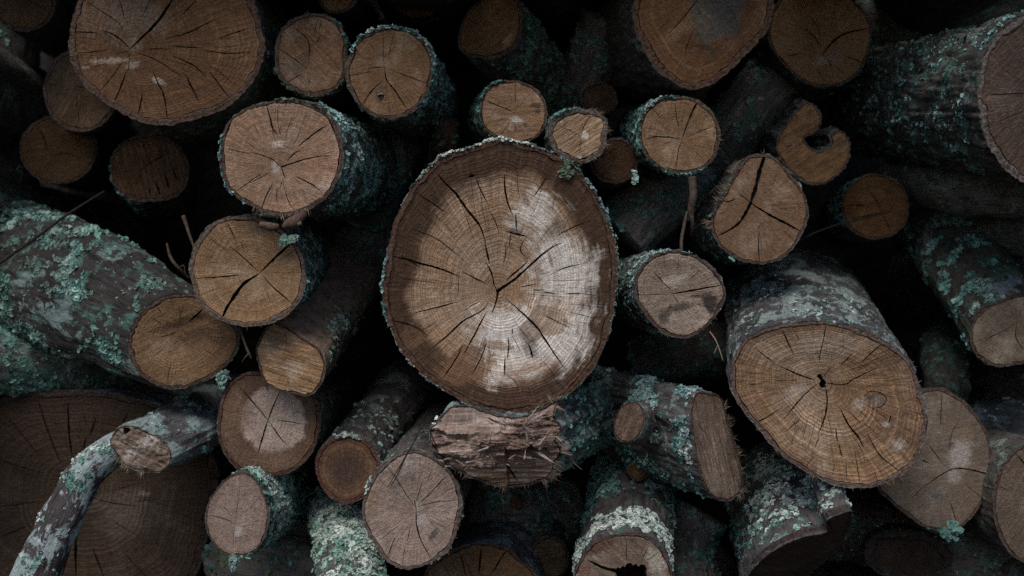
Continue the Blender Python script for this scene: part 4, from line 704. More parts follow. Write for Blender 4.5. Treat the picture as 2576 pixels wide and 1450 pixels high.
build_log('dark shaded log end at the bottom right, dusted with white specks', ell(2285, 1400, 112, 66, 8, seed=29), 0.24, n=(0, -1, -.35), bark_px=22, seed=29, auto=2, wood=dict(c=(0.06, 0.042, 0.033), dark=(0.03, 0.022, 0.018), pale=(0.12, 0.1, 0.085), rings=6, ringc=0.2, sawc=0.2), rim=(0.04, 0.033, 0.03), back=(2250, 1330, 0.6), lichen=[dict(count=60, size=0.003, key='white', thr=-0.6, lr=(0, 0.2), ang=(60, 80))])
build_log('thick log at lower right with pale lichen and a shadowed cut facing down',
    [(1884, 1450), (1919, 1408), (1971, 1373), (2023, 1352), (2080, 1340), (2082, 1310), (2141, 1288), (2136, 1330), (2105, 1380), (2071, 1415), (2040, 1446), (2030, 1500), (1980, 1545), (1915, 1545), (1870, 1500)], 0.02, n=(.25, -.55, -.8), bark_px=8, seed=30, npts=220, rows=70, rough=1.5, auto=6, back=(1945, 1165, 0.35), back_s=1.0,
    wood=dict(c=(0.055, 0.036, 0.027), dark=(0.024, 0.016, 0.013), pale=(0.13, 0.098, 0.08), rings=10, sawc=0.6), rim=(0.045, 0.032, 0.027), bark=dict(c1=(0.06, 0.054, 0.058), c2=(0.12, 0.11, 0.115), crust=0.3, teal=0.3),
    lichen=[dict(count=1500, size=0.0058, key='white', thr=-0.12, ang=(85, 55), lr=(0.06, 0.30), fs=17), dict(count=900, size=0.0056, key='teal', thr=-0.25, ang=(120, 95), lr=(0.05, 0.4), fs=17), dict(count=160, size=0.0055, key='mint', thr=0.05, ang=(70, 60), lr=(0.02, 0.12))])

# ------------------------------------------------------------------ left and lower left
build_log('light rose log end with whitish pith, thin cracks and lichen along its right side',
    [(553, 380), (562, 330), (585, 295), (630, 268), (690, 253), (745, 251), (800, 270), (840, 305), (858, 350), (863, 400), (852, 450), (827, 490), (785, 522), (740, 540), (690, 543), (645, 526), (600, 500), (570, 465), (555, 422)], 0.0, n=(.03, -1, 0.05), pith=(707, 420), bark_px=9, seed=34, npts=230, fine=26, auto=16, rough=1.5, back=(945, 450, 0.55),
    wood=wd(ROSE, c=(0.32, 0.215, 0.158), rings=22, ringc=0.35, rayc=0.45, sawc=0.12, blotch=0.35, spots=0.5), cracks=[('B', [(120, 768), (150, 860), (170, 940), (200, 975)], 13), ('B', [(268, 1168), (320, 1115), (368, 1090)], 12), ('B', [(350, 1062), (450, 980), (552, 908)], 12), ('B', [(222, 1213), (400, 1155), (500, 1138), (605, 1131)], 14, 'in'), ('B', [(0, 1102), (100, 1130), (170, 1160), (222, 1212)], 8), ('B', [(226, 1215), (257, 1295)], 10), ('B', [(328, 1278), (450, 1340), (525, 1402)], 9), ('B', [(237, 1293), (213, 1375)], 5), ('B', [(0, 1326), (145, 1252)], 6), ('B', [(168, 1322), (98, 1460)], 7), ('F', [(690, 0), (655, 80), (618, 185)], 9), ('F', [(798, 25), (820, 90), (862, 165)], 6), ('A', [(1650, 1078), (1820, 1115)], 6), ('A', [(1700, 1395), (1900, 1255)], 7)],
    blobs=[('B', 205, 1045, 50, 36, 0, 0.6, (0.52, 0.45, 0.39), 0.85), ('B', 190, 1215, 36, 60, 20, 0.6, (0.52, 0.46, 0.42), 0.85), ('B', 540, 1340, 90, 50, 40, 0.7, (0.48, 0.40, 0.34), 0.5), ('B', 280, 1400, 220, 60, 0, 0.7, (0.19, 0.115, 0.078), 0.6), ('F', 1010, 80, 90, 60, 40, 0.7, (0.18, 0.11, 0.075), 0.5)],
    lichen=[dict(count=800, size=0.0052, key='mint', thr=-0.25, ang=(0, 55), lr=(0.005, 0.22)), dict(count=700, size=0.0055, key='deep', thr=-0.2, ang=(0, 80), lr=(0.1, 0.45)), dict(count=200, size=0.0055, key='teal', thr=0.0, ang=(0, 70), lr=(0.1, 0.4))], rimlichen=[(150, 235, 70, 0.005, 'mint'), (45, 110, 40, 0.0045, 'olive')], fuzz=[(240, 330, 150, 0.009, 0.001), (100, 200, 20, 0.005, 0.0007)])
build_log('tan log end split by a wide black crack, under the light rose log',
    [(476, 687), (480, 645), (492, 611), (527, 568), (572, 547), (635, 545), (690, 568), (739, 604), (762, 652), (769, 697), (760, 746), (728, 788), (683, 812), (628, 822), (579, 815), (527, 791), (496, 756)], 0.03, n=(0, -1, 0.05), pith=(654, 688), bark_px=12, seed=33, npts=230, fine=27, auto=9, back=(745, 640, 0.5),
    wood=wd(TAN, c=(0.285, 0.19, 0.122), pale=(0.45, 0.36, 0.27), rings=24, ringc=0.55, rayc=0.35, sawc=0.12, blotch=0.25), rim=(0.11, 0.08, 0.062), cracks=[('F', [(615, 622), (655, 575), (720, 515), (800, 445), (862, 392)], 20), ('F', [(612, 624), (500, 700), (420, 810), (370, 890), (333, 965)], 28), ('F', [(604, 612), (500, 510), (395, 425)], 9), ('F', [(378, 253), (442, 388)], 8), ('F', [(636, 636), (700, 710), (760, 762), (850, 840)], 10), ('F', [(143, 662), (330, 648), (505, 633)], 10), ('F', [(235, 355), (400, 475)], 3.5), ('F', [(165, 777), (335, 728)], 3), ('F', [(640, 620), (925, 614)], 2), ('F', [(480, 400), (500, 460)], 3)],
    blobs=[('F', 720, 290, 160, 60, 10, 0.7, (0.15, 0.09, 0.055), 0.6), ('F', 790, 450, 90, 120, 0, 0.7, (0.21, 0.13, 0.08), 0.5), ('F', 830, 365, 62, 26, 25, 0.25, (0.45, 0.52, 0.45), 0.0)],
    lichen=[dict(count=260, size=0.0052, key='teal', thr=-0.1, ang=(10, 50), lr=(0.01, 0.25)), dict(count=60, size=0.005, key='mint', thr=-0.1, ang=(-10, 30), lr=(0.0, 0.1))], fuzz=[(270, 340, 40, 0.005, 0.0007)])
build_log('wide oval log end with dark smear across its pith and a long lichen-covered side',
    [(321, 871), (333, 819), (357, 784), (399, 753), (451, 739), (510, 749), (560, 780), (597, 822), (604, 853), (590, 898), (555, 933), (514, 961), (451, 978), (399, 972), (354, 944), (330, 909)], 0.10, n=(.12, -1, 0.0), pith=(448, 832), bark_px=10, seed=35, npts=230, rows=80, auto=8, rough=2.0, back=(-110, 640, 0.42, [(230, 740, 0.16)]), back_s=1.75,
    wood=wd(TAN, c=(0.20, 0.128, 0.08), rings=18, ringc=0.4, rayc=0.3, sawc=0.15), bark=dict(c1=(0.024, 0.021, 0.020), c2=(0.052, 0.047, 0.046), crust=0.40, crustc=(0.17, 0.23, 0.23), teal=0.35, tealc=(0.07, 0.17, 0.14), specks=0.3), cracks=[('E', [(1372, 972), (1420, 930), (1470, 880)], 16), ('E', [(1300, 1040), (1230, 1070), (1138, 1087)], 7), ('E', [(1243, 1265), (1213, 1405)], 6), ('E', [(1130, 860), (1183, 925)], 5), ('E', [(1302, 865), (1306, 990)], 4), ('E', [(1100, 1230), (1200, 1160)], 3), ('E', [(1480, 1170), (1560, 1220)], 3)],
    blobs=[('E', 1330, 970, 260, 36, 18, 0.5, (0.06, 0.035, 0.022), 0.85), ('E', 1420, 1070, 200, 60, 15, 0.7, (0.08, 0.048, 0.03), 0.8), ('E', 1590, 1110, 110, 80, 0, 0.7, (0.11, 0.066, 0.038), 0.75), ('E', 1300, 860, 200, 60, 0, 0.8, (0.15, 0.088, 0.05), 0.5)],
    lichen=[dict(count=1100, size=0.0060, key='teal', thr=0.12, ang=(115, 100), lr=(0.02, 0.5), fs=17), dict(count=330, size=0.0085, key='mint', thr=0.32, ang=(110, 80), lr=(0.02, 0.45), fs=17), dict(count=500, size=0.006, key='deep', thr=-0.05, ang=(160, 90), lr=(0.01, 0.5), fs=15)])
build_log('slant-cut tan log end with wavy saw marks and a bare split upper side',
    [(645, 890), (650, 860), (665, 832), (692, 812), (722, 822), (755, 846), (801, 876), (816, 903), (817, 942), (804, 973), (775, 996), (733, 990), (684, 977), (660, 948)], 0.06, n=(-.1, -1, 0.08), pith=(735, 915), bark_px=5, seed=36, npts=190, auto=5, back=(905, 650, 0.5), back_s=1.1, bare=(60, 62),
    wood=wd(TAN, c=(0.31, 0.205, 0.135), pale=(0.5, 0.39, 0.30), rings=9, ringc=0.15, rayc=0.15, sawc=0.95, saw=-16), cracks=[('F', [(800, 1015), (806, 1180)], 4), ('F', [(915, 1252), (1065, 1312)], 3)], blobs=[('F', 740, 1060, 130, 90, 0, 0.8, (0.16, 0.10, 0.065), 0.6), ('F', 860, 1310, 90, 60, 0, 0.7, (0.42, 0.34, 0.27), 0.6)],
    lichen=[dict(count=330, size=0.005, key='olive', thr=-0.2, ang=(-20, 45), lr=(0.01, 0.3)), dict(count=90, size=0.005, key='mint', thr=0.0, ang=(-10, 40), lr=(0.01, 0.2))])
build_log('log end with a pale round heart and four black cracks inside a dark stained ring',
    [(547, 1061), (555, 1005), (576, 967), (611, 943), (655, 936), (705, 937), (755, 955), (790, 990), (805, 1035), (802, 1085), (782, 1140), (745, 1180), (698, 1196), (646, 1190), (600, 1182), (572, 1152), (552, 1113)], 0.10, n=(0, -1, 0.0), pith=(674, 1058), bark_px=9, rim=(0.075, 0.035, 0.026), seed=37, npts=200, auto=6, back=(790, 1010, 0.6),
    wood=dict(c=(0.135, 0.087, 0.062), dark=(0.075, 0.048, 0.036), pale=(0.26, 0.19, 0.145), rings=12, ringc=0.3, rayc=0.4, sawc=0.15, saw=80), cracks=[('K', [(1942, 322), (1870, 230), (1790, 138), (1740, 80)], 11), ('L', [(130, 320), (170, 220), (217, 115)], 11), ('L', [(131, 318), (95, 430), (60, 555)], 14), ('L', [(135, 325), (210, 430), (270, 505)], 9), ('L', [(200, 320), (385, 347)], 7), ('L', [(60, 230), (40, 215)], 5)],
    blobs=[('V', 688, 1058, 84, 88, 0, 0.15, (0.40, 0.305, 0.265), 1.0), ('V', 678, 1060, 20, 20, 0, 0.9, (0.40, 0.33, 0.30), 0.7), ('V', 600, 1030, 40, 60, 10, 0.5, (0.20, 0.125, 0.075), 0.6), ('V', 690, 1150, 60, 30, 0, 0.5, (0.18, 0.115, 0.08), 0.5)],
    lichen=[dict(count=90, size=0.0045, key='olive', thr=-0.1, ang=(0, 70), lr=(0.0, 0.2))])
build_log('small dark red-brown log end with faint rings, right of the pale-hearted dark log',
    [(792, 1165), (802, 1137), (827, 1110), (865, 1096), (908, 1105), (941, 1130), (956, 1165), (950, 1205), (928, 1240), (900, 1260), (865, 1267), (825, 1247), (800, 1208)], 0.11, n=(0, -1, 0), pith=(872, 1185), bark_px=9, rim=(0.085, 0.036, 0.026), seed=38, npts=170, auto=3, back=(1020, 985, 0.55), back_s=1.15,
    wood=dict(c=(0.13, 0.075, 0.05), dark=(0.06, 0.036, 0.027), pale=(0.25, 0.17, 0.12), rings=7, ringc=0.3, rayc=0.2, sawc=0.3, saw=85, bands=[(0.83, 0.09, (0.19, 0.115, 0.073), 0.6)], heart=(0.075, 0.046, 0.035), heart_s=(0.4, 0.75)), bark=dict(c1=(0.06, 0.052, 0.052), c2=(0.105, 0.095, 0.098), crust=0.45, teal=0.1), rimlichen=[(70, 110, 40, 0.0045, 'white')],
    lichen=[dict(count=60, size=0.0045, key='mint', thr=0.0, ang=(60, 60), lr=(0.0, 0.15)), dict(count=40, size=0.004, key='white', thr=0.1, ang=(70, 60), lr=(0.02, 0.3))])
build_log('pinkish grey log end with hairline radial cracks, bottom centre in front of the torn log',
    [(909, 1287), (917, 1248), (941, 1196), (976, 1158), (1014, 1137), (1052, 1132), (1094, 1150), (1132, 1186), (1154, 1224), (1162, 1266), (1154, 1321), (1132, 1378), (1097, 1408), (1056, 1427), (1011, 1431), (969, 1409), (941, 1370), (920, 1332)], -0.03, n=(0, -1, 0.06), pith=(1047, 1280), bark_px=9, seed=39, npts=220, fine=26, auto=16, autow=1.6, rough=1.2, back=(1110, 1120, 0.5),
    wood=dict(c=(0.33, 0.25, 0.218), dark=(0.20, 0.145, 0.125), pale=(0.48, 0.415, 0.385), rings=18, ringc=0.3, rayc=0.4, sawc=0.1, blotch=0.35, spots=0.6), rim=(0.11, 0.08, 0.07), bark=dict(crust=0.3, teal=0.2), cracks=[('L', [(1205, 962), (1090, 790), (993, 650)], 6), ('L', [(1207, 958), (1188, 895)], 6), ('L', [(1205, 958), (1212, 1100), (1250, 1210), (1308, 1315)], 10), ('L', [(1207, 950), (1350, 913), (1485, 904)], 5), ('L', [(1218, 932), (1310, 850), (1434, 716)], 7), ('L', [(1162, 1105), (1138, 1195)], 4), ('L', [(1052, 1165), (993, 1320)], 7), ('L', [(1208, 905), (1250, 758)], 4), ('L', [(1122, 1235), (1105, 1362)], 4), ('L', [(1400, 833), (1495, 808)], 4), ('L', [(1300, 1048), (1425, 1102)], 3), ('L', [(950, 1180), (1080, 1080)], 3)],
    blobs=[('L', 1140, 960, 60, 70, 0, 0.5, (0.27, 0.16, 0.145), 0.55), ('L', 1330, 1150, 26, 62, -35, 0.5, (0.06, 0.065, 0.065), 0.8), ('L', 1240, 1040, 26, 60, -30, 0.6, (0.46, 0.42, 0.40), 0.8), ('L', 1180, 730, 30, 40, 0, 0.7, (0.13, 0.105, 0.095), 0.6), ('L', 1050, 800, 40, 30, 0, 0.6, (0.12, 0.10, 0.09), 0.5), ('L', 890, 900, 50, 130, 5, 0.3, (0.25, 0.165, 0.11), 0.6), ('L', 1220, 940, 40, 30, 0, 0.6, (0.52, 0.47, 0.44), 0.6), ('L', 1150, 640, 60, 90, -20, 0.7, (0.45, 0.39, 0.36), 0.5)],
    lichen=[dict(count=60, size=0.005, key='olive', thr=-0.1, ang=(-45, 40), lr=(0.0, 0.15)), dict(count=50, size=0.0042, key='mint', thr=0.0, ang=(90, 60), lr=(0.02, 0.2))], rimlichen=[(140, 160, 14, 0.004, 'white')], fuzz=[(280, 330, 30, 0.006, 0.0009)])
build_log('small pinkish grey oval log end, its side thick with pale green lichen',
    [(517, 1297), (524, 1266), (541, 1234), (569, 1203), (597, 1190), (625, 1193), (652, 1217), (670, 1259), (676, 1307), (666, 1352), (642, 1387), (607, 1399), (569, 1394), (541, 1373), (521, 1339)], 0.04, n=(-.3, -1, 0.02), pith=(594, 1321), bark_px=5, seed=40, npts=170, auto=8, autow=1.6, rough=1.2, back=(745, 1225, 0.42), back_s=1.0,
    wood=dict(c=(0.30, 0.225, 0.195), dark=(0.19, 0.135, 0.115), pale=(0.46, 0.41, 0.39), rings=12, ringc=0.15, rayc=0.25, sawc=0.15, spots=0.7, edge=(0.17, 0.115, 0.095), edge_f=0.5), cracks=[('K', [(1513, 1010), (1580, 1020), (1660, 1045), (1712, 1082)], 6), ('K', [(1714, 985), (1741, 785)], 3), ('K', [(1768, 993), (1905, 857)], 3), ('K', [(1692, 1125), (1690, 1275)], 3)], blobs=[('K', 1730, 1130, 50, 40, 20, 0.7, (0.50, 0.47, 0.46), 0.7)],
    lichen=[dict(count=1300, size=0.0050, key='mint', thr=-0.5, ang=(15, 75), lr=(0.015, 0.16)), dict(count=900, size=0.0052, key='white', thr=-0.35, ang=(30, 50), lr=(0.02, 0.12)), dict(count=500, size=0.0052, key='teal', thr=-0.4, ang=(-10, 80), lr=(0.0, 0.28))], rimlichen=[(260, 300, 30, 0.005, 'teal')])
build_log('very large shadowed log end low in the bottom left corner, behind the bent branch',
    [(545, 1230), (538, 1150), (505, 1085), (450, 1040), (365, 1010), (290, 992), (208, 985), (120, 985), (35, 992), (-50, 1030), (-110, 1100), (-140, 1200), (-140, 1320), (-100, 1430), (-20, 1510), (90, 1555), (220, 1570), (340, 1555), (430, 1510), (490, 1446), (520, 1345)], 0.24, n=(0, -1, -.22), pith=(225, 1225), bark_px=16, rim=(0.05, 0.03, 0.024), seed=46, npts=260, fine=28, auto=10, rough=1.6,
    wood=dict(c=(0.080, 0.055, 0.040), dark=(0.036, 0.025, 0.019), pale=(0.22, 0.17, 0.13), rings=26, ringc=0.75, rayc=0.3, sawc=0.1, blotch=0.4, edge=(0.06, 0.036, 0.026), edge_s=(0.75, 1.0)), bark=dict(crust=0.5, crustc=(0.2, 0.25, 0.28)), cracks=[('K', [(275, 165), (330, 350), (400, 540), (458, 660)], 14), ('K', [(490, 195), (500, 400), (528, 600)], 18), ('K', [(698, 295), (650, 440)], 12), ('K', [(622, 445), (603, 560)], 12), ('K', [(-5, 618), (320, 702)], 11), ('K', [(60, 300), (200, 470), (275, 575)], 11), ('K', [(935, 245), (880, 355)], 10), ('K', [(-5, 947), (315, 904)], 10), ('K', [(-5, 1168), (215, 1083)], 9), ('K', [(680, 888), (850, 925), (1005, 946)], 11), ('K', [(562, 990), (550, 1200), (553, 1460)], 24), ('K', [(672, 1245), (755, 1460)], 15), ('K', [(895, 1275), (1065, 1460)], 10), ('K', [(820, 832), (985, 778)], 7), ('K', [(790, 1035), (1010, 1165)], 7), ('K', [(975, 912), (1160, 888)], 7), ('K', [(270, 1250), (420, 1080)], 7)],  # corner shade is put into this dark wood colour
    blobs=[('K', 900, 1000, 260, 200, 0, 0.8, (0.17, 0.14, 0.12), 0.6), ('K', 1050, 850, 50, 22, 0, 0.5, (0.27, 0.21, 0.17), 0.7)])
build_log('big brown log end with three black radial cracks, cut off by the bottom edge', [(1066, 1450), (1078, 1425), (1115, 1398), (1167, 1373), (1219, 1366), (1271, 1377), (1308, 1408), (1345, 1440), (1362, 1490), (1350, 1560), (1300, 1610), (1220, 1630), (1130, 1610), (1075, 1560), (1055, 1500)], 0.12, n=(0, -1, 0.05), pith=(1212, 1520), bark_px=7, seed=42, npts=200, auto=4, back=(1275, 1310, 0.6), wood=wd(TAN, c=(0.17, 0.105, 0.062), rings=16, ringc=0.45, rayc=0.3, sawc=0.1), bark=dict(c1=(0.05, 0.05, 0.055), c2=(0.1, 0.105, 0.115), crust=0.5, crustc=(0.2, 0.26, 0.29)),
    cracks=[('L', [(1528, 1285), (1545, 1360), (1562, 1440)], 14), ('L', [(1676, 1248), (1668, 1350), (1658, 1440)], 16), ('L', [(1868, 1252), (1815, 1330), (1755, 1430)], 13), ('L', [(1400, 1350), (1440, 1440)], 6)])
build_log('dim smooth log end in the dark at the bottom edge beside the hollow log', ell(1383, 1405, 47, 54, 0, seed=43), 0.22, bark_px=5, seed=43, auto=1, wood=wd(DIM, c=(0.17, 0.125, 0.08), rings=6, ringc=0.1, sawc=0.6, saw=5), back=(1375, 1275, 0.6), n=(0, -1, -.1), lichen=[dict(count=90, size=0.006, key='teal', thr=0.0, ang=(90, 70), lr=(0.05, 0.4))])
build_log('tiny dark round branch end in the gap under the torn log', ell(1299, 1266, 18, 18, 0, seed=44, n=16), 0.30, bark_px=3, seed=44, npts=60, rows=20, auto=0, wood=wd(DIM, rings=4), length=0.3)
build_log('tiny dim round branch end above the hollow log', ell(1606, 1186, 26, 24, 0, seed=48, n=16), 0.16, bark_px=4, seed=48, npts=70, rows=20, auto=0, wood=wd(DIM, rings=4), length=0.4)

# the hollow log, the torn log, the log with a branch stub
build_log('hollow rotten log end at the bottom edge under a bright collar of white lichen',
    [(1442, 1450), (1455, 1415), (1476, 1385), (1500, 1362), (1540, 1347), (1591, 1342), (1633, 1354), (1667, 1386), (1688, 1430), (1690, 1480), (1670, 1540), (1620, 1580), (1550, 1585), (1480, 1560), (1445, 1510)], -0.02, n=(0, -1, 0.12), pith=(1590, 1440), bark_px=6, seed=45, npts=210, rows=70, auto=8, rough=1.5, back=(1590, 1185, 0.36), back_s=0.98,
    wood=dict(c=(0.185, 0.14, 0.112), dark=(0.075, 0.04, 0.033), pale=(0.36, 0.33, 0.28), rings=14, ringc=0.3, rayc=0.4, sawc=0.3, spots=0.6, blotch=0.7), holes=[('M', [(815, 1400), (838, 1412), (850, 1385), (872, 1392), (890, 1374), (905, 1384), (918, 1358), (950, 1352), (962, 1372), (985, 1360), (1004, 1382), (1022, 1364), (1050, 1370), (1064, 1395), (1060, 1430), (1075, 1480), (1040, 1560), (960, 1610), (880, 1590), (830, 1500), (845, 1440)], 0.08)],
    cracks=[('M', [(630, 1330), (690, 1362), (760, 1390), (850, 1412)], 34, 'out'), ('M', [(915, 1185), (914, 1335)], 5), ('M', [(1080, 1230), (1020, 1350)], 4)],
    blobs=[('M', 700, 1250, 150, 60, 25, 0.5, (0.10, 0.04, 0.035), 0.85), ('M', 620, 1420, 60, 80, 0, 0.6, (0.16, 0.085, 0.07), 0.8), ('M', 900, 1300, 120, 80, 0, 0.6, (0.19, 0.125, 0.095), 0.6), ('M', 1130, 1350, 70, 130, 20, 0.6, (0.42, 0.39, 0.33), 0.7)], bark=dict(c1=(0.05, 0.042, 0.042), c2=(0.09, 0.078, 0.08), crust=0.25, teal=0.3),
    lichen=[dict(count=900, size=0.0056, key='white', thr=-0.35, ang=(95, 75), lr=(0.022, 0.085)), dict(count=1300, size=0.0058, key='teal', thr=-0.25, ang=(90, 85), lr=(0.15, 0.42)), dict(count=300, size=0.0055, key='deep', thr=-0.2, ang=(90, 100), lr=(0.13, 0.42)), dict(count=160, size=0.005, key='mint', thr=-0.1, ang=(170, 40), lr=(0.0, 0.1))])

def torn(pl, px):
    y0 = pl.px((1250, 1088))[1]; x0 = pl.px((1250, 1088))[0]
    def f(P):
        h = np.zeros(len(P))
        for i, (x, y) in enumerate(P):
            X = x - x0; edge = 0.010 * n3(x * 38, 3.1, 7.7) + (0.020 if X > 0.012 else 0.0) + 0.006 * n3(x * 120, 1.1, 2.2)
            yy = y - y0 - edge
            a1 = n3(x * 26, y * 95, 5) + 0.35 * n3(x * 70, y * 30, 15); st = math.floor(a1 * 4.5) / 4.5
            rg = 0.75 * st + 0.25 * a1 + 0.22 * n3(x * 60, y * 330, 9) + 0.12 * n3(x * 200, y * 500, 1)
            lump = max(0.0, 1 - ((X - 0.030) / 0.055) ** 2 - ((y - y0 + 0.010) / 0.034) ** 2)
            lump2 = max(0.0, 1 - ((X + 0.012) / 0.03) ** 2 - ((y - y0 + 0.012) / 0.016) ** 2)
            low = min(1.0, max(0.0, (-yy - 0.040) / 0.006))
            if yy > 0: h[i] = -yy * (1.0 if X < 0.01 else 0.6) - 0.003 * abs(n3(x * 70, y * 60, 3)) + (0.012 * st if X > 0.005 else 0)
            else: h[i] = (1 - low) * (0.016 * rg + 0.022 * lump + 0.010 * lump2 - 0.003) + low * (0.0035 * math.floor(n3(x * 9, y * 190, 4) * 4) / 4 - 0.006 + 0.45 * (yy + 0.040))
        return h
    return f
rt, pl, G, BP, px = build_log('torn rotten log end of splintered red-brown fibres, right below the largest log',
    [(1076, 1085), (1100, 1054), (1131, 1026), (1185, 1030), (1240, 1046), (1300, 1048), (1352, 1032), (1401, 1008), (1394, 1048), (1413, 1078), (1400, 1108), (1416, 1138), (1396, 1168), (1384, 1200), (1345, 1224), (1271, 1236), (1205, 1215), (1149, 1190), (1112, 1157), (1088, 1120)], -0.05, n=(-.1, -1, 0.02), pith=(1240, 1140), bark_px=5, seed=32, npts=240, rows=60, fine=64, auto=4, rough=1.8, back=(1500, 1005, 0.34), hfun=torn, relief=0.002,
    wood=dict(c=(0.285, 0.205, 0.17), dark=(0.12, 0.08, 0.064), pale=(0.56, 0.49, 0.445), rings=4, ringc=0.0, rayc=0.05, sawc=1.0, saw=4, blotch=0.6, paleamt=0.5, spots=0.3), blobs=[('M', 200, 430, 330, 130, 0, 0.8, (0.10, 0.058, 0.043), 0.65), ('H', 640, 1200, 190, 70, 10, 0.4, (0.17, 0.13, 0.112), 0.9), ('M', -30, 330, 190, 110, 0, 0.9, (0.50, 0.42, 0.37), 0.6), ('H', 1150, 1180, 120, 70, 0, 0.6, (0.2, 0.15, 0.13), 0.7), ('L', 1700, 770, 300, 60, 10, 0.6, (0.15, 0.09, 0.052), 0.8)],
    cracks=[('M', [(30, 640), (70, 710), (115, 785)], 14), ('H', [(800, 1225), (880, 1260), (950, 1265)], 16), ('H', [(385, 1310), (450, 1420), (470, 1440)], 10)],
    bark=dict(c1=(0.05, 0.05, 0.052), c2=(0.11, 0.115, 0.118), crust=0.6, crustc=(0.24, 0.30, 0.30), teal=0.5), lichen=[dict(count=1100, size=0.0056, key='teal', thr=-0.2, ang=(0, 75), lr=(0.03, 0.4)), dict(count=240, size=0.0056, key='deep', thr=-0.2, ang=(0, 90), lr=(0.03, 0.4)), dict(count=70, size=0.005, key='white', thr=-0.1, ang=(140, 40), lr=(0.0, 0.1))], fuzz=[(-50, 40, 420, 0.012, 0.0013), (200, 300, 90, 0.007, 0.0009)])
r = RS(321); bl = []
def onface(x, y, h): return pl.to3(np.array([pl.px((x, y))]), np.array([h]))[0]
for _ in range(120):
    if r.rand() < 0.62: x, y = 1305 + 70 * r.normal(), 1098 + 26 * r.normal()
    else: x, y = 1250 + 150 * (2 * r.rand() - 1), 1085 + 90 * r.rand()
    if not (1090 < x < 1405 and 1050 < y < 1200): continue
    side = 1 if r.rand() < 0.5 else -1
    bl.append((onface(x, y, 0.002 + 0.020 * r.rand()), np.array([side * (0.6 + r.rand()), -0.15 - 0.4 * r.rand(), r.normal(0.05, 0.28)]), 0.005 + 0.014 * r.rand() ** 2, 0.0010 + 0.0018 * r.rand()))
for _ in range(16):
    x, y = 1290 + 75 * r.normal(), 1096 + 24 * r.normal()
    if 1100 < x < 1400 and 1045 < y < 1170: bl.append((onface(x, y, 0.004 + 0.012 * r.rand()), np.array([(1 if r.rand() < 0.5 else -1), -0.25 * r.rand(), r.normal(0.08, 0.22)]), 0.010 + 0.014 * r.rand(), 0.004 + 0.004 * r.rand()))
for x, y, ln, dx, dz in ((1330, 1060, 0.052, 1.0, 0.55), (1320, 1066, 0.048, 1.0, 0.62), (1345, 1052, 0.04, 1.0, 0.5), (1300, 1078, 0.04, 1.0, 0.7), (1225, 1130, 0.04, -1.0, -0.2), (1215, 1125, 0.036, -1.0, -0.25), (1232, 1122, 0.034, -1.0, -0.3), (1330, 1110, 0.03, 0.3, 1.0), (1322, 1150, 0.02, 0.4, 1.0), (1360, 1115, 0.026, 0.25, 1.0)):
    bl.append((onface(x, y, 0.02), np.array([dx, -0.25, dz]), ln * 0.85, 0.0036))
blades(bl, rt, ORG[rt.name], 77, TORN)

rt, pl, G, BP, px = build_log('lichen-spotted log with a long slanting cut face and a sawn-off branch stub on its side',
    [(1758, 988), (1813, 999), (1831, 1051), (1848, 1103), (1862, 1162), (1869, 1217), (1855, 1248), (1827, 1261), (1792, 1248), (1771, 1217), (1754, 1162), (1747, 1103), (1739, 1051), (1744, 1016)], 0.02, n=(.80, -1, 0.05), pith=(1800, 1150), bark_px=5, seed=31, npts=210, rows=70, auto=3, rough=1.6, back=(1470, 1030, 0.34), back_s=0.95,
    wood=dict(c=(0.235, 0.176, 0.145), dark=(0.125, 0.088, 0.07), pale=(0.40, 0.325, 0.275), rings=8, ringc=0.1, rayc=0.1, sawc=0.7, saw=-72, edge=(0.16, 0.10, 0.068), edge_s=(0.8, 1.0)), bark=dict(c1=(0.06, 0.055, 0.06), c2=(0.12, 0.115, 0.12), crust=0.45, teal=0.3), cracks=[('M', [(1418, 325), (1450, 365), (1502, 428)], 5), ('M', [(1560, 600), (1610, 760)], 3)],
    blobs=[('M', 1690, 820, 60, 40, 20, 0.5, (0.13, 0.115, 0.12), 0.6), ('M', 1560, 560, 40, 160, 10, 0.8, (0.36, 0.28, 0.23), 0.5)],
    lichen=[dict(count=1500, size=0.0056, key='mint', thr=-0.1, ang=(110, 70), lr=(0.01, 0.4), fs=19), dict(count=800, size=0.0056, key='teal', thr=-0.1, ang=(200, 90), lr=(0.02, 0.45), fs=19), dict(count=200, size=0.0048, key='white', thr=0.0, ang=(150, 60), lr=(0.01, 0.2), fs=19)], fuzz=[(-60, 70, 300, 0.010, 0.0011)])
build_log('', ell(1583, 1062, 37, 52, 18, seed=131), 0.005, n=(-.3, -1, 0.1), parent=rt, bark_px=3, seed=131, npts=110, rows=14, auto=2, pith=(1590, 1050), back=(1604, 1066, 0.05), back_s=1.15,
    wood=dict(c=(0.125, 0.084, 0.066), dark=(0.06, 0.04, 0.032), pale=(0.25, 0.19, 0.155), rings=5, ringc=0.1, rayc=0.05, sawc=0.8, saw=65))

# the log without a visible end, hanging below the frame, thick with lichen
build_log('log thick with pale frilly lichen at the bottom edge, its end below view', ell(905, 1545, 92, 78, 0, seed=41), -0.05, n=(0.05, -1, -.25), bark_px=6, seed=41, npts=180, rows=60, auto=3, rough=1.6, back=(845, 1275, 0.30), wood=wd(GREY), bark=dict(crust=0.5, teal=0.4),
    lichen=[dict(count=1900, size=0.0055, key='white', thr=-0.2, ang=(75, 70), lr=(0.03, 0.30), fs=17), dict(count=1300, size=0.0055, key='mint', thr=-0.4, ang=(90, 80), lr=(0.02, 0.36)), dict(count=300, size=0.0055, key='teal', thr=-0.3, ang=(20, 60), lr=(0.0, 0.3))])

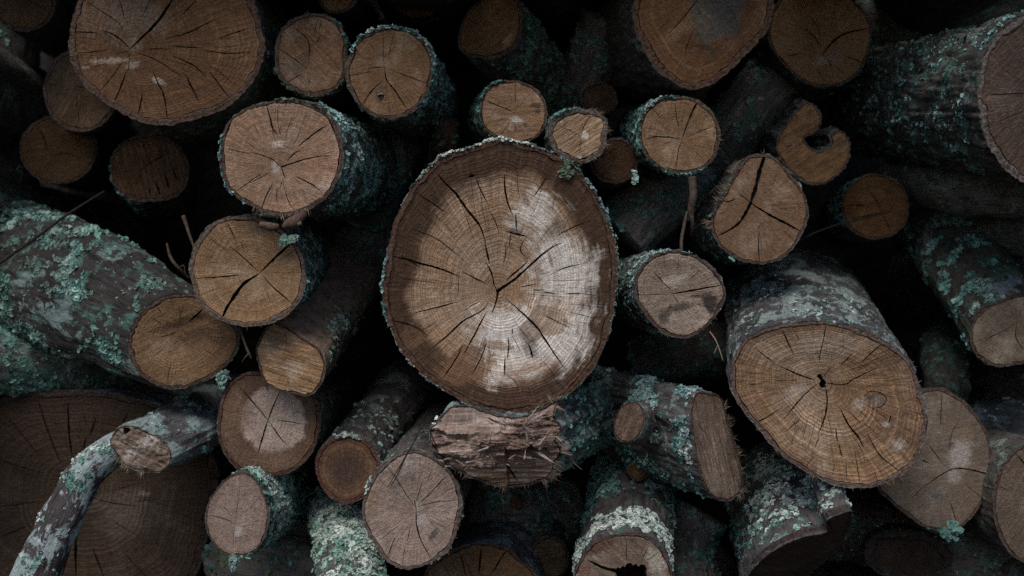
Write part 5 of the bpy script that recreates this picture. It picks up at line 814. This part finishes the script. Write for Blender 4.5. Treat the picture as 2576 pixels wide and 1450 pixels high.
# ------------------------------------------------------------------ bark sides without ends, branches, twigs
def bark_log(label, pts, rads, seed, bark, lich=(), name='log', cat='log', group='logs in the woodpile'):
    C = W3(*pts[0]); t = thing(name, label, cat, C, group); ORG[t.name] = C
    o, G, BP = limb(pts, rads, bark_mat(seed, **bark), t, 'bark', seed, nseg=64, per=14, rough=1.4)
    r = RS(seed); sm = []
    for L in lich: sm += limb_samples(G, BP, r, seed=seed, facing=(0, -1, 0.4), **L)
    flakes(sm, t, C, seed); return t, G, BP
bark_log('mossy log side low at the left edge, under the lichen-covered log', [(-160, 880, 0.22), (40, 905, 0.22), (250, 935, 0.34), (330, 950, 0.5)], [0.062, 0.058, 0.05, 0.04], 61, dict(crust=0.4, teal=0.7), [dict(count=700, size=0.0065, key='teal', thr=-0.2), dict(count=500, size=0.006, key='deep', thr=-0.3)])
bark_log('dark log side lying across the gap in the top right corner', [(2140, 60, 0.55), (2330, 20, 0.5), (2600, -40, 0.45)], [0.07, 0.07, 0.075], 62, dict(crust=0.2, teal=0.6), [dict(count=200, size=0.006, key='deep', thr=0.0)])
bark_log('dark upright log side in the gap at the left edge', [(20, 60, 0.5), (15, 250, 0.5), (25, 520, 0.52)], [0.05, 0.055, 0.055], 63, dict(c1=(0.02, 0.018, 0.017), c2=(0.045, 0.04, 0.038), crust=0.15, crustc=(0.08, 0.1, 0.1), teal=0.2), [dict(count=60, size=0.007, key='deep', thr=0.1)])
bark_log('bluish grey log side behind the pale grey log with the curved crack', [(2330, 1075, 0.42), (2500, 1085, 0.34), (2720, 1110, 0.26)], [0.05, 0.055, 0.06], 64, dict(c1=(0.05, 0.055, 0.06), c2=(0.09, 0.10, 0.11), crust=0.5, crustc=(0.16, 0.2, 0.22), teal=0.2), [dict(count=40, size=0.004, key='white', thr=0.2)])
bark_log('short dim log side with teal lichen above the pale grey log with the curved crack', [(2385, 985, 0.30), (2372, 900, 0.42), (2360, 850, 0.6)], [0.034, 0.036, 0.036], 65, dict(c1=(0.03, 0.03, 0.028), c2=(0.06, 0.06, 0.056), crust=0.35, crustc=(0.06, 0.11, 0.10), teal=0.4), [dict(count=60, size=0.006, key='deep', thr=0.0)])
bark_log('dim broken reddish branch end in the gap right of the light rose log', [(1128, 300, 0.25), (1118, 360, 0.27), (1100, 420, 0.34)], [0.016, 0.02, 0.02], 66, dict(c1=(0.07, 0.042, 0.03), c2=(0.13, 0.08, 0.055), crust=0.0, teal=0.0), [dict(count=40, size=0.006, key='deep', thr=0.0)], name='branch', cat='branch', group='branches and twigs')
bark_log('dark mossy log side at the bottom right, under the pale grey log', [(2080, 1330, 0.36), (2230, 1350, 0.34), (2420, 1400, 0.3), (2640, 1450, 0.26)], [0.05, 0.055, 0.055, 0.06], 67, dict(crust=0.2, teal=0.4), [dict(count=80, size=0.003, key='white', thr=-0.5), dict(count=120, size=0.006, key='deep', thr=0.0), dict(count=30, size=0.006, key='teal', thr=0.1)])
bark_log('dark log side in the gap under the greyish sooty log', [(1600, 920, 0.42), (1760, 880, 0.4), (1900, 900, 0.5)], [0.05, 0.05, 0.05], 68, dict(crust=0.2, teal=0.5), [dict(count=90, size=0.006, key='deep', thr=0.0)])
bark_log('dark log side in the gap between the light rose log and the largest one', [(1000, 560, 0.5), (920, 640, 0.45), (860, 760, 0.42)], [0.045, 0.05, 0.05], 69, dict(crust=0.1, teal=0.4), [dict(count=70, size=0.006, key='deep', thr=0.0)])

for (lab, p, rd, sd, lk) in (
    ('dim log side in the gap upper left of the largest log', [(1010, 330, 0.42), (960, 420, 0.4), (920, 540, 0.45)], [0.05, 0.055, 0.05], 71, 'deep'),
    ('dim log side in the gap between the slanted log and the grey-hearted log', [(1530, 40, 0.32), (1500, 150, 0.36), (1460, 270, 0.46)], [0.045, 0.05, 0.05], 72, 'deep'),
    ('dim log side in the gap left of the C-shaped log end', [(1960, 180, 0.36), (1880, 280, 0.36), (1790, 400, 0.42)], [0.045, 0.05, 0.05], 73, 'deep'),
    ('dim log side right of the largest log, behind the hanging brown root', [(1560, 600, 0.3), (1640, 520, 0.32), (1760, 470, 0.4)], [0.05, 0.055, 0.05], 74, 'deep'),
    ('dim log side in the gap under the huge log at the right edge', [(2620, 480, 0.2), (2420, 470, 0.3), (2260, 440, 0.45)], [0.045, 0.045, 0.04], 75, 'olive'),
    ('dim log side in the gap above the pale oval log at the right edge', [(2640, 560, 0.28), (2520, 560, 0.4), (2440, 540, 0.55)], [0.06, 0.06, 0.06], 76, 'deep'),
    ('dim log side under the torn log, behind the tiny round branch end', [(1180, 1290, 0.32), (1290, 1300, 0.36), (1430, 1280, 0.42)], [0.05, 0.055, 0.05], 77, 'deep'),
    ('dim log side in the gap right of the hollow log', [(1760, 1290, 0.26), (1720, 1380, 0.26), (1740, 1500, 0.24)], [0.045, 0.05, 0.05], 78, 'deep'),
    ('dim log side at the bottom left of the small oval pinkish log', [(560, 1380, 0.3), (660, 1420, 0.28), (800, 1440, 0.3)], [0.05, 0.055, 0.05], 81, 'olive')):
    bark_log(lab, p, rd, sd, dict(c1=(0.085, 0.077, 0.072), c2=(0.18, 0.165, 0.155), crust=0.3, crustc=(0.22, 0.27, 0.26), teal=0.3, tealc=(0.04, 0.10, 0.08)), [dict(count=110, size=0.007, key=lk, thr=0.0), dict(count=40, size=0.006, key='teal', thr=0.15)])  # filler logs, bark made paler than most to lift the dark gaps

# the bent branch with a sawn stub
C = W3(355, 1132, 0.06)
rt, pl, G, BP, px = build_log('bent pale-barked branch with a ragged sawn stub, curving down to the bottom left corner',
    [(276, 1116), (288, 1085), (312, 1071), (342, 1075), (375, 1090), (409, 1106), (427, 1130), (430, 1162), (405, 1186), (364, 1188), (330, 1177), (298, 1151)], 0.06, n=(-.25, -1, 0.12), name='branch', pith=(365, 1135), bark_px=3, seed=47, npts=150, auto=3, fine=34, rough=1.8, hfun=lambda pl, px: (lambda P: np.array([0.0055 * n3(x * 60, y * 60, 3) + 0.003 * n3(x * 170, y * 170, 9) for x, y in P])), back=(560, 1025, 0.34, [(450, 1085, 0.14)]), back_s=1.15, group='branches and twigs', category='branch', relief=0.002,
    wood=dict(c=(0.185, 0.138, 0.112), dark=(0.085, 0.06, 0.048), pale=(0.48, 0.43, 0.40), rings=5, ringc=0.1, rayc=0.1, sawc=0.8, saw=-20, spots=0.4), bark=dict(c1=(0.06, 0.055, 0.06), c2=(0.13, 0.13, 0.135), crust=0.66, crustc=(0.27, 0.34, 0.34), teal=0.3),
    holes=[('K', [(898, 375), (935, 372), (938, 395), (915, 425), (900, 412)], 0.02)], blobs=[('K', 1080, 470, 120, 50, 25, 0.6, (0.50, 0.46, 0.43), 0.7), ('K', 940, 560, 70, 40, 25, 0.6, (0.45, 0.4, 0.37), 0.6)], cracks=[('K', [(1090, 580), (1215, 572)], 6)],
    lichen=[dict(count=160, size=0.005, key='teal', thr=0.0, ang=(-30, 70), lr=(0.02, 0.3)), dict(count=40, size=0.005, key='mint', thr=0.0, ang=(90, 50), lr=(0.02, 0.3))], fuzz=[(200, 340, 190, 0.010, 0.0011)])
o, G, BP = limb([(345, 1112, 0.125), (285, 1132, 0.115), (212, 1198, 0.09), (158, 1300, 0.07), (110, 1400, 0.06), (60, 1530, 0.05)], [0.021, 0.0235, 0.0275, 0.0300, 0.0325, 0.035], bark_mat(147, c1=(0.04, 0.032, 0.032), c2=(0.08, 0.068, 0.07), crust=0.66, crustc=(0.38, 0.46, 0.47), teal=0.1, specks=0.25), rt, 'side_limb', 147, nseg=56, per=18, rough=1.1)
r = RS(147); flakes(limb_samples(G, BP, r, 150, 0.005, 'teal', 0.2, facing=(0.9, -0.6, -0.3)) + limb_samples(G, BP, r, 40, 0.005, 'white', 0.3, facing=(-0.4, -1, 0.4)), rt, ORG[rt.name], 148)

def twig(label, pts, rads, mat=TWIG, side=(), name='twig', cat='twig', seed=0):
    C = W3(*pts[0]); t = thing(name, label, cat, C, 'branches and twigs'); ORG[t.name] = C
    limb(pts, rads, mat, t, 'stem', seed, nseg=8, per=8, rough=1.3)
    for p, q in side: limb(p, q, mat, t, 'side_shoot', seed + 3, nseg=6, per=6, rough=1.0)
    return t
twig('straight dark thin branch slanting across the lichen-covered log at the left edge', [(-40, 690, -0.02), (80, 605, 0.02), (170, 540, 0.06), (262, 482, 0.14)], [0.0022, 0.0022, 0.0020, 0.0016], DTWIG, name='branch', cat='branch')
twig('brown crooked twig hanging left of the tan log with the wide crack', [(462, 545, 0.10), (470, 570, 0.09), (478, 595, 0.07), (488, 622, 0.06)], [0.0034, 0.0026, 0.0022, 0.0015], TWIG)
twig('bleached peeling twig touching the left edge of the tan cracked log', [(420, 613, 0.05), (428, 645, 0.04), (445, 670, 0.035), (476, 700, 0.05)], [0.0014, 0.0024, 0.0024, 0.0018], TWIG, [([(450, 676, 0.034), (462, 668, 0.03), (466, 690, 0.03)], [0.0012, 0.0008, 0.0005])])
twig('thin forked twig hanging under the tan log with the wide crack', [(603, 822, 0.05), (613, 855, 0.045), (622, 880, 0.04), (628, 893, 0.04), (632, 902, 0.04)], [0.002, 0.0016, 0.0018, 0.0018, 0.0008], TWIG, [([(626, 890, 0.04), (616, 900, 0.035), (608, 912, 0.035)], [0.0016, 0.001, 0.0005])])
twig('brown fibrous root hanging in the gap left of the split log', [(1742, 448, 0.06), (1744, 490, 0.05), (1737, 530, 0.05), (1742, 560, 0.05), (1739, 590, 0.06)], [0.006, 0.0062, 0.005, 0.0026, 0.001], TWIG, [([(1728, 532, 0.045), (1722, 562, 0.04), (1715, 600, 0.03), (1714, 632, 0.02)], [0.0015, 0.0026, 0.0026, 0.0022])])
twig('hair-thin twig bridging the gap to the dim orange brown log', [(2010, 605, 0.10), (2060, 582, 0.2), (2120, 562, 0.26), (2190, 546, 0.285), (2245, 530, 0.29)], [0.0009, 0.0011, 0.0013, 0.0013, 0.001], DTWIG)
twig('curving hair-thin dark twig draped over the top of the pinkish grey log', [(1120, 1022, 0.05), (1066, 1070, 0.02), (1040, 1115, -0.02), (1020, 1150, -0.043), (1000, 1195, -0.045), (983, 1222, -0.043)], [0.0008, 0.0009, 0.0009, 0.0012, 0.0008, 0.0005], DTWIG, [([(1018, 1152, -0.043), (1002, 1180, -0.046), (975, 1226, -0.044)], [0.0009, 0.0008, 0.0004])])
twig('pale dry grass stem below the greyish sooty log', [(1786, 835, 0.0), (1800, 855, -0.01), (1810, 880, -0.015), (1818, 905, -0.02)], [0.0009, 0.0009, 0.0008, 0.0006], FIBRE, [([(1806, 868, -0.012), (1796, 890, -0.015)], [0.0006, 0.0004])], name='grass_stem', cat='grass')
twig('tangled root hairs hanging at the right of the torn rotten log', [(1424, 1105, 0.0), (1432, 1135, -0.005), (1440, 1160, -0.005), (1464, 1182, 0.0)], [0.0009, 0.0008, 0.0008, 0.0004], FIBRE, [([(1428, 1120, 0.0), (1434, 1165, 0.0), (1446, 1180, 0.0)], [0.0007, 0.0006, 0.0004]), ([(1415, 1125, 0.0), (1440, 1108, -0.01), (1455, 1112, -0.01)], [0.0007, 0.0006, 0.0004]), ([(1400, 1035, -0.01), (1393, 1080, -0.015), (1396, 1110, -0.015)], [0.0009, 0.0011, 0.0009]), ([(1378, 998, -0.01), (1392, 1012, -0.02), (1400, 1030, -0.02)], [0.0007, 0.0007, 0.0005])], name='root_hairs', cat='root')

# shreds of bark and a lichen scrap under the light rose log, the sprig under the small yellowish log
def chunk(label, pts, rads, mat, name, cat, seed):
    C = W3(*pts[0]); o, G, BP = limb(pts, rads, mat, None, name, seed, nseg=12, per=8, rough=2.6, org=C)
    o.location = tuple(C); o['label'] = label; o['category'] = cat; o['group'] = 'scraps of bark'; return o
BK = plain_mat('loose_bark', (0.045, 0.026, 0.02), (0.125, 0.078, 0.06), 120.0, 0.004)
chunk('long flat reddish bark scrap wedged between the light rose and tan logs', [(655, 565, -0.005), (680, 572, -0.01), (702, 570, -0.01)], [0.004, 0.0062, 0.003], BK, 'bark_chunk', 'bark', 3)
chunk('lumpy brown bark scrap under the bottom right of the light rose log', [(716, 572, -0.005), (735, 560, -0.012), (752, 548, -0.01), (765, 540, 0.0)], [0.005, 0.009, 0.008, 0.004], BK, 'bark_chunk', 'bark', 4)
chunk('small light bark scrap on the upper edge of the tan log', [(742, 558, -0.014), (752, 562, -0.014), (758, 560, -0.014)], [0.002, 0.0034, 0.002], plain_mat('loose_bark_light', (0.11, 0.07, 0.055), (0.2, 0.14, 0.11), 120.0, 0.003), 'bark_chunk', 'bark', 5)
def scrap(label, cx, cy, Y, w, h, n, key, size, seed, rot=0.0, name='lichen_scrap', cat='lichen'):
    r = RS(seed); C = W3(cx, cy, Y); s = KX * (Y + D); sm = []
    for _ in range(n):
        a, q = r.rand() * 6.28, math.sqrt(r.rand()); x, z = math.cos(a) * q * w * s, math.sin(a) * q * h * s
        x, z = x * math.cos(rot) - z * math.sin(rot), x * math.sin(rot) + z * math.cos(rot)
        sm.append((C + np.array([x, -0.002 - 0.003 * r.rand(), z]), np.array([0, -1, 0.5]), size, key))
    o = flakes(sm, None, C, seed, name); del o['kind']; o.location = tuple(C); o['label'] = label; o['category'] = cat; o['group'] = 'scraps of lichen'
scrap('pale lichen scrap lying on the upper right of the tan cracked log', 727, 602, 0.022, 22, 9, 46, 'mint', 0.0045, 11, 0.35)
scrap('dull green lichen sprig hanging under the small yellowish log', 1424, 432, 0.005, 15, 20, 26, 'olive', 0.0055, 12)
scrap('tiny pale lichen shred hanging by a thread below the dark shaded log end', 1596, 448, 0.06, 4, 22, 18, 'mint', 0.0045, 13)
scrap('single green lichen tuft stuck on the pale grey log right of the big knotted log', 2388, 1335, 0.13, 22, 14, 26, 'deep', 0.008, 14)
scrap('teal lichen tuft in the gap beside the wide oval smeared log', 566, 958, 0.1, 14, 20, 26, 'teal', 0.006, 15)
scrap('pale lichen strand hanging from the small oval pinkish log', 588, 1412, 0.03, 8, 16, 22, 'teal', 0.005, 16)

C = W3(1288, 725, 0.0); o = flakes(CRUMBS, None, C, 500, 'wood_crumbs'); o.location = tuple(C)
o['label'] = 'brown crumbs of bark and sawdust caught on the tops of the logs'; o['category'] = 'debris'

# ------------------------------------------------------------------ unseen logs above, beside and below, added to block sky light
k = 0
for (x, y, R_, Y) in ((-330, 150, 170, 0.1), (-360, 560, 190, 0.05), (-370, 1000, 200, 0.05), (2960, 300, 160, 0.05), (2960, 700, 190, 0.05), (2950, 1130, 180, 0.05), (-150, -330, 190, 0.0), (260, -360, 170, -0.02), (640, -330, 180, 0.0), (1020, -300, 190, -0.03), (1420, -310, 190, 0.0), (1830, -370, 180, -0.02), (2230, -320, 190, 0.0), (2640, -290, 190, 0.0), (100, 1790, 190, 0.1), (560, 1740, 190, 0.05), (1010, 1790, 170, 0.1), (1450, 1800, 180, 0.1), (1880, 1760, 190, 0.1), (2320, 1740, 190, 0.1), (2740, 1600, 180, 0.1)):
    k += 1; build_log('unseen brown log end added past the view to block sky light', ell(x, y, R_, R_, 0, seed=200 + k), Y, bark_px=10, seed=200 + k, npts=70, rows=20, fine=10, auto=3, wood=wd(TAN, rings=16), group='added unseen logs that block sky light', length=1.0)
